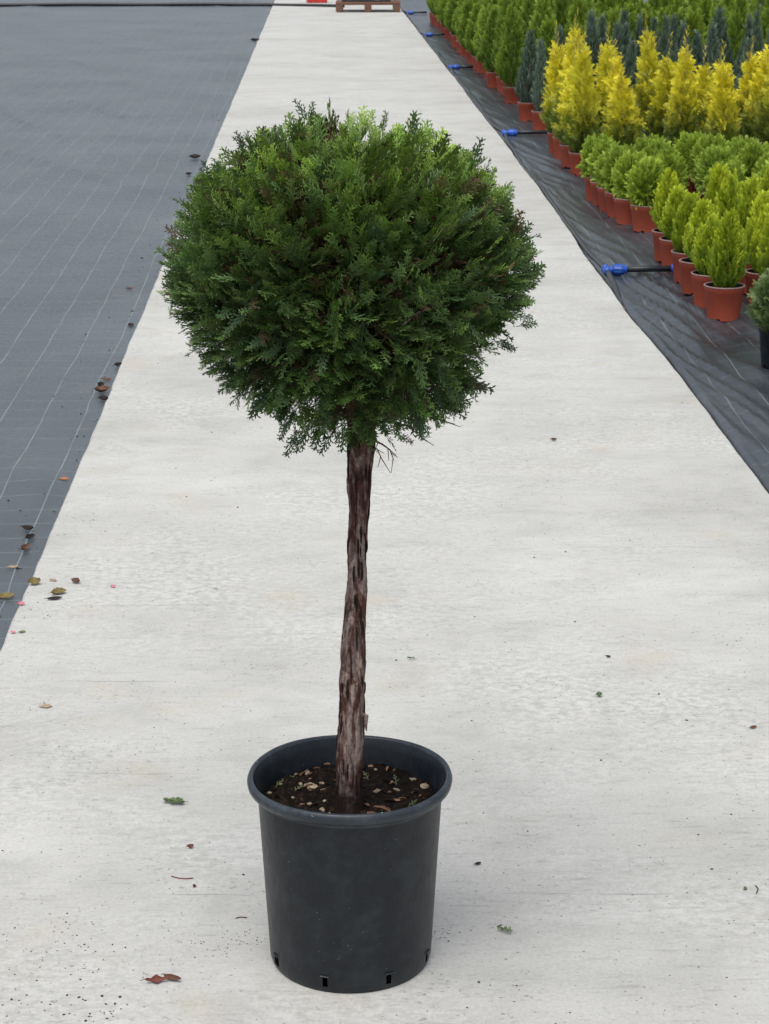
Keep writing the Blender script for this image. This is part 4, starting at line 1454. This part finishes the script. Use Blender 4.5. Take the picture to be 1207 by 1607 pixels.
fallen('fallen_petal', 299, 1331, .013, .009, .3, 'red_leaf', 'small dark red petal on the path left of the pot', 'petal', .8, .35)
fallen('fallen_petal', 305, 1392, .008, .006, 1.2, 'red_leaf', 'tiny red petal bit near the reddish twig', 'petal', .6, .2)
fallen('fallen_leaf', 246, 1541, .038, .012, .15, 'red_leaf', 'red-brown lobed leaf on the path at bottom left, left half', fold=.6, curl=.2, lobes=2)
fallen('fallen_leaf', 272, 1538, .034, .010, -.45, 'dead_leaf', 'brown pointed leaf joined to the red-brown lobed leaf', fold=.7, curl=.25)
fallen('fallen_leaf', 750, 1357, .014, .006, .5, 'dark_leaf', 'small dark grey-green leaf right of the pot rim', fold=.5)
fallen('fallen_leaf', 940, 1093, .014, .012, .2, 'green_leaf', 'small clump-like green leaf on the right half of the path', fold=.9, curl=.4)
fallen('fallen_leaf', 1182, 1143, .019, .007, .5, 'dead_leaf', 'narrow brown leaf near the right edge of the picture', fold=.5)
fallen('fallen_leaf', 1169, 1396, .010, .006, .9, 'green_leaf', 'tiny green leaf near the lower right picture edge', fold=.5)
fallen('fallen_leaf', 869, 692, .020, .013, .1, 'dead_leaf', 'small brown leaf on the path right of the crown', fold=.8, curl=.4)
fallen('fallen_leaf', 955, 1032, .012, .006, -.4, 'dark_leaf', 'tiny dark leaf above the green leaf on the right', fold=.7, curl=.3)

def sprig(px, py, l, rz, label, dens=10):
    x, y = ground(px, py, 0)
    v, f, t = make_spray(random.Random(int(px)), nb=dens, lobes=4, curve=-.04, w=.05, bl0=.34)
    cols = np.array([.060, .095, .028])[None] * (1 - t[:, None]) + np.array([.15, .22, .07])[None] * t[:, None]
    v = v * l
    v[:, 2] = np.abs(v[:, 2]) + .0025 + .004 * rng.random(len(v))
    o = link('fallen_sprig', np_mesh('fallen_sprig', v, f, M['leaf'], cols))
    o.location = (x, y, 0.001)
    o.rotation_euler = (0, 0, rz)
    tag(o, label, 'sprig')
sprig(296, 1263, .052, math.radians(75), 'green conifer sprig lying on the path left of the pot', 14)
sprig(809, 1466, .032, math.radians(62), 'grey-green conifer sprig on the path right of the pot', 7)
sprig(655, 1036, .024, math.radians(80), 'small green sprig on the path right of the trunk', 6)
sprig(344, 928, .016, math.radians(70), 'tiny green sprig on the path left of the trunk', 5)

def ground_twig(pxs, r, mat, label):
    b = MB()
    P3 = [(*ground(a, c, 0), r + .0005) for a, c in pxs]
    o0 = P3[0]
    b.tube([(p[0] - o0[0], p[1] - o0[1], p[2]) for p in P3], r, 6)
    o = b.build('fallen_twig', M[mat], None, True)
    o.location = (o0[0], o0[1], 0)
    tag(o, label, 'twig')
ground_twig([(269, 1376), (280, 1379), (292, 1380), (303, 1379)], .0010, 'red_leaf', 'thin curved reddish twig on the path left of the pot')
ground_twig([(1186, 1391), (1190, 1396), (1187, 1403)], .0010, 'dark_leaf', 'short hooked dark twig near the lower right picture edge')
ground_twig([(370, 1442), (378, 1440), (388, 1441)], .0009, 'dead_leaf', 'short brown twig on the path close to the pot')
ground_twig([(780, 1455), (788, 1452)], .0008, 'dark_leaf', 'short dark twig beside the grey-green sprig')

# loose grit and crumbs of soil on the path
R = random.Random(99)
b = MB()
def crumb(x, y, s):
    a = R.uniform(0, 6.28)
    ca, sa = math.cos(a), math.sin(a)
    e = R.uniform(.35, 1.0)
    pts = [(-1, 0, 0), (0, -e, 0), (1, 0, 0), (0, e, 0), (R.uniform(-.3, .3), R.uniform(-.3, .3), R.uniform(.4, .8))]
    b.add([(x + s * (p * ca - q * sa), y + s * (p * sa + q * ca), .0004 + s * r_) for p, q, r_ in pts], [(0, 1, 4), (1, 2, 4), (2, 3, 4), (3, 0, 4)])
for i in range(1050):
    y = 2.8 + 9 * R.random() ** 1.8
    x = R.uniform(EDGE_L + .02, EDGE_R - .02)
    crumb(x, y, R.uniform(.0009, .0024) * (1.8 if R.random() < .08 else 1))
def cluster(px, py, n, sp, smax=.003):
    cx_, cy_ = ground(px, py)
    for i in range(n):
        crumb(R.gauss(cx_, sp), R.gauss(cy_, sp * 1.3), R.uniform(.0009, smax))
for c in ((100, 1470, 60, .05, .0025), (60, 1570, 30, .05, .003), (150, 1590, 30, .03, .004), (340, 1480, 40, .03, .002), (390, 1470, 20, .015, .0025), (690, 1470, 16, .012, .0025), (80, 925, 40, .05, .003), (50, 960, 30, .05, .003),
          (900, 1090, 30, .05, .002), (70, 1105, 12, .01, .002), (560, 1020, 20, .1, .002), (120, 830, 20, .06, .003), (260, 1500, 30, .06, .002), (1150, 1020, 20, .05, .0025)):
    cluster(*c)
o = b.build('grit', M['grit'])
o['kind'] = 'stuff'
tag(o, 'fine dark crumbs of soil and plant bits scattered over the path', 'grit')
b = MB()
for i in range(120):
    y = 4.8 + 20 * R.random() ** 1.5
    x = edge_l(y) - abs(R.gauss(0, .10)) - .005
    z = h_left(x, y)
    s = R.uniform(.002, .006) * (2.0 if R.random() < .1 else 1)
    k0 = len(b.v)
    crumb(x, y, s)
    b.v[k0:] = [(p[0], p[1], p[2] + z) for p in b.v[k0:]]
o = b.build('leaf_crumbs', M['dark_leaf'])
o['kind'] = 'stuff'
tag(o, 'dark leaf crumbs gathered on the cloth along the left path edge', 'litter')
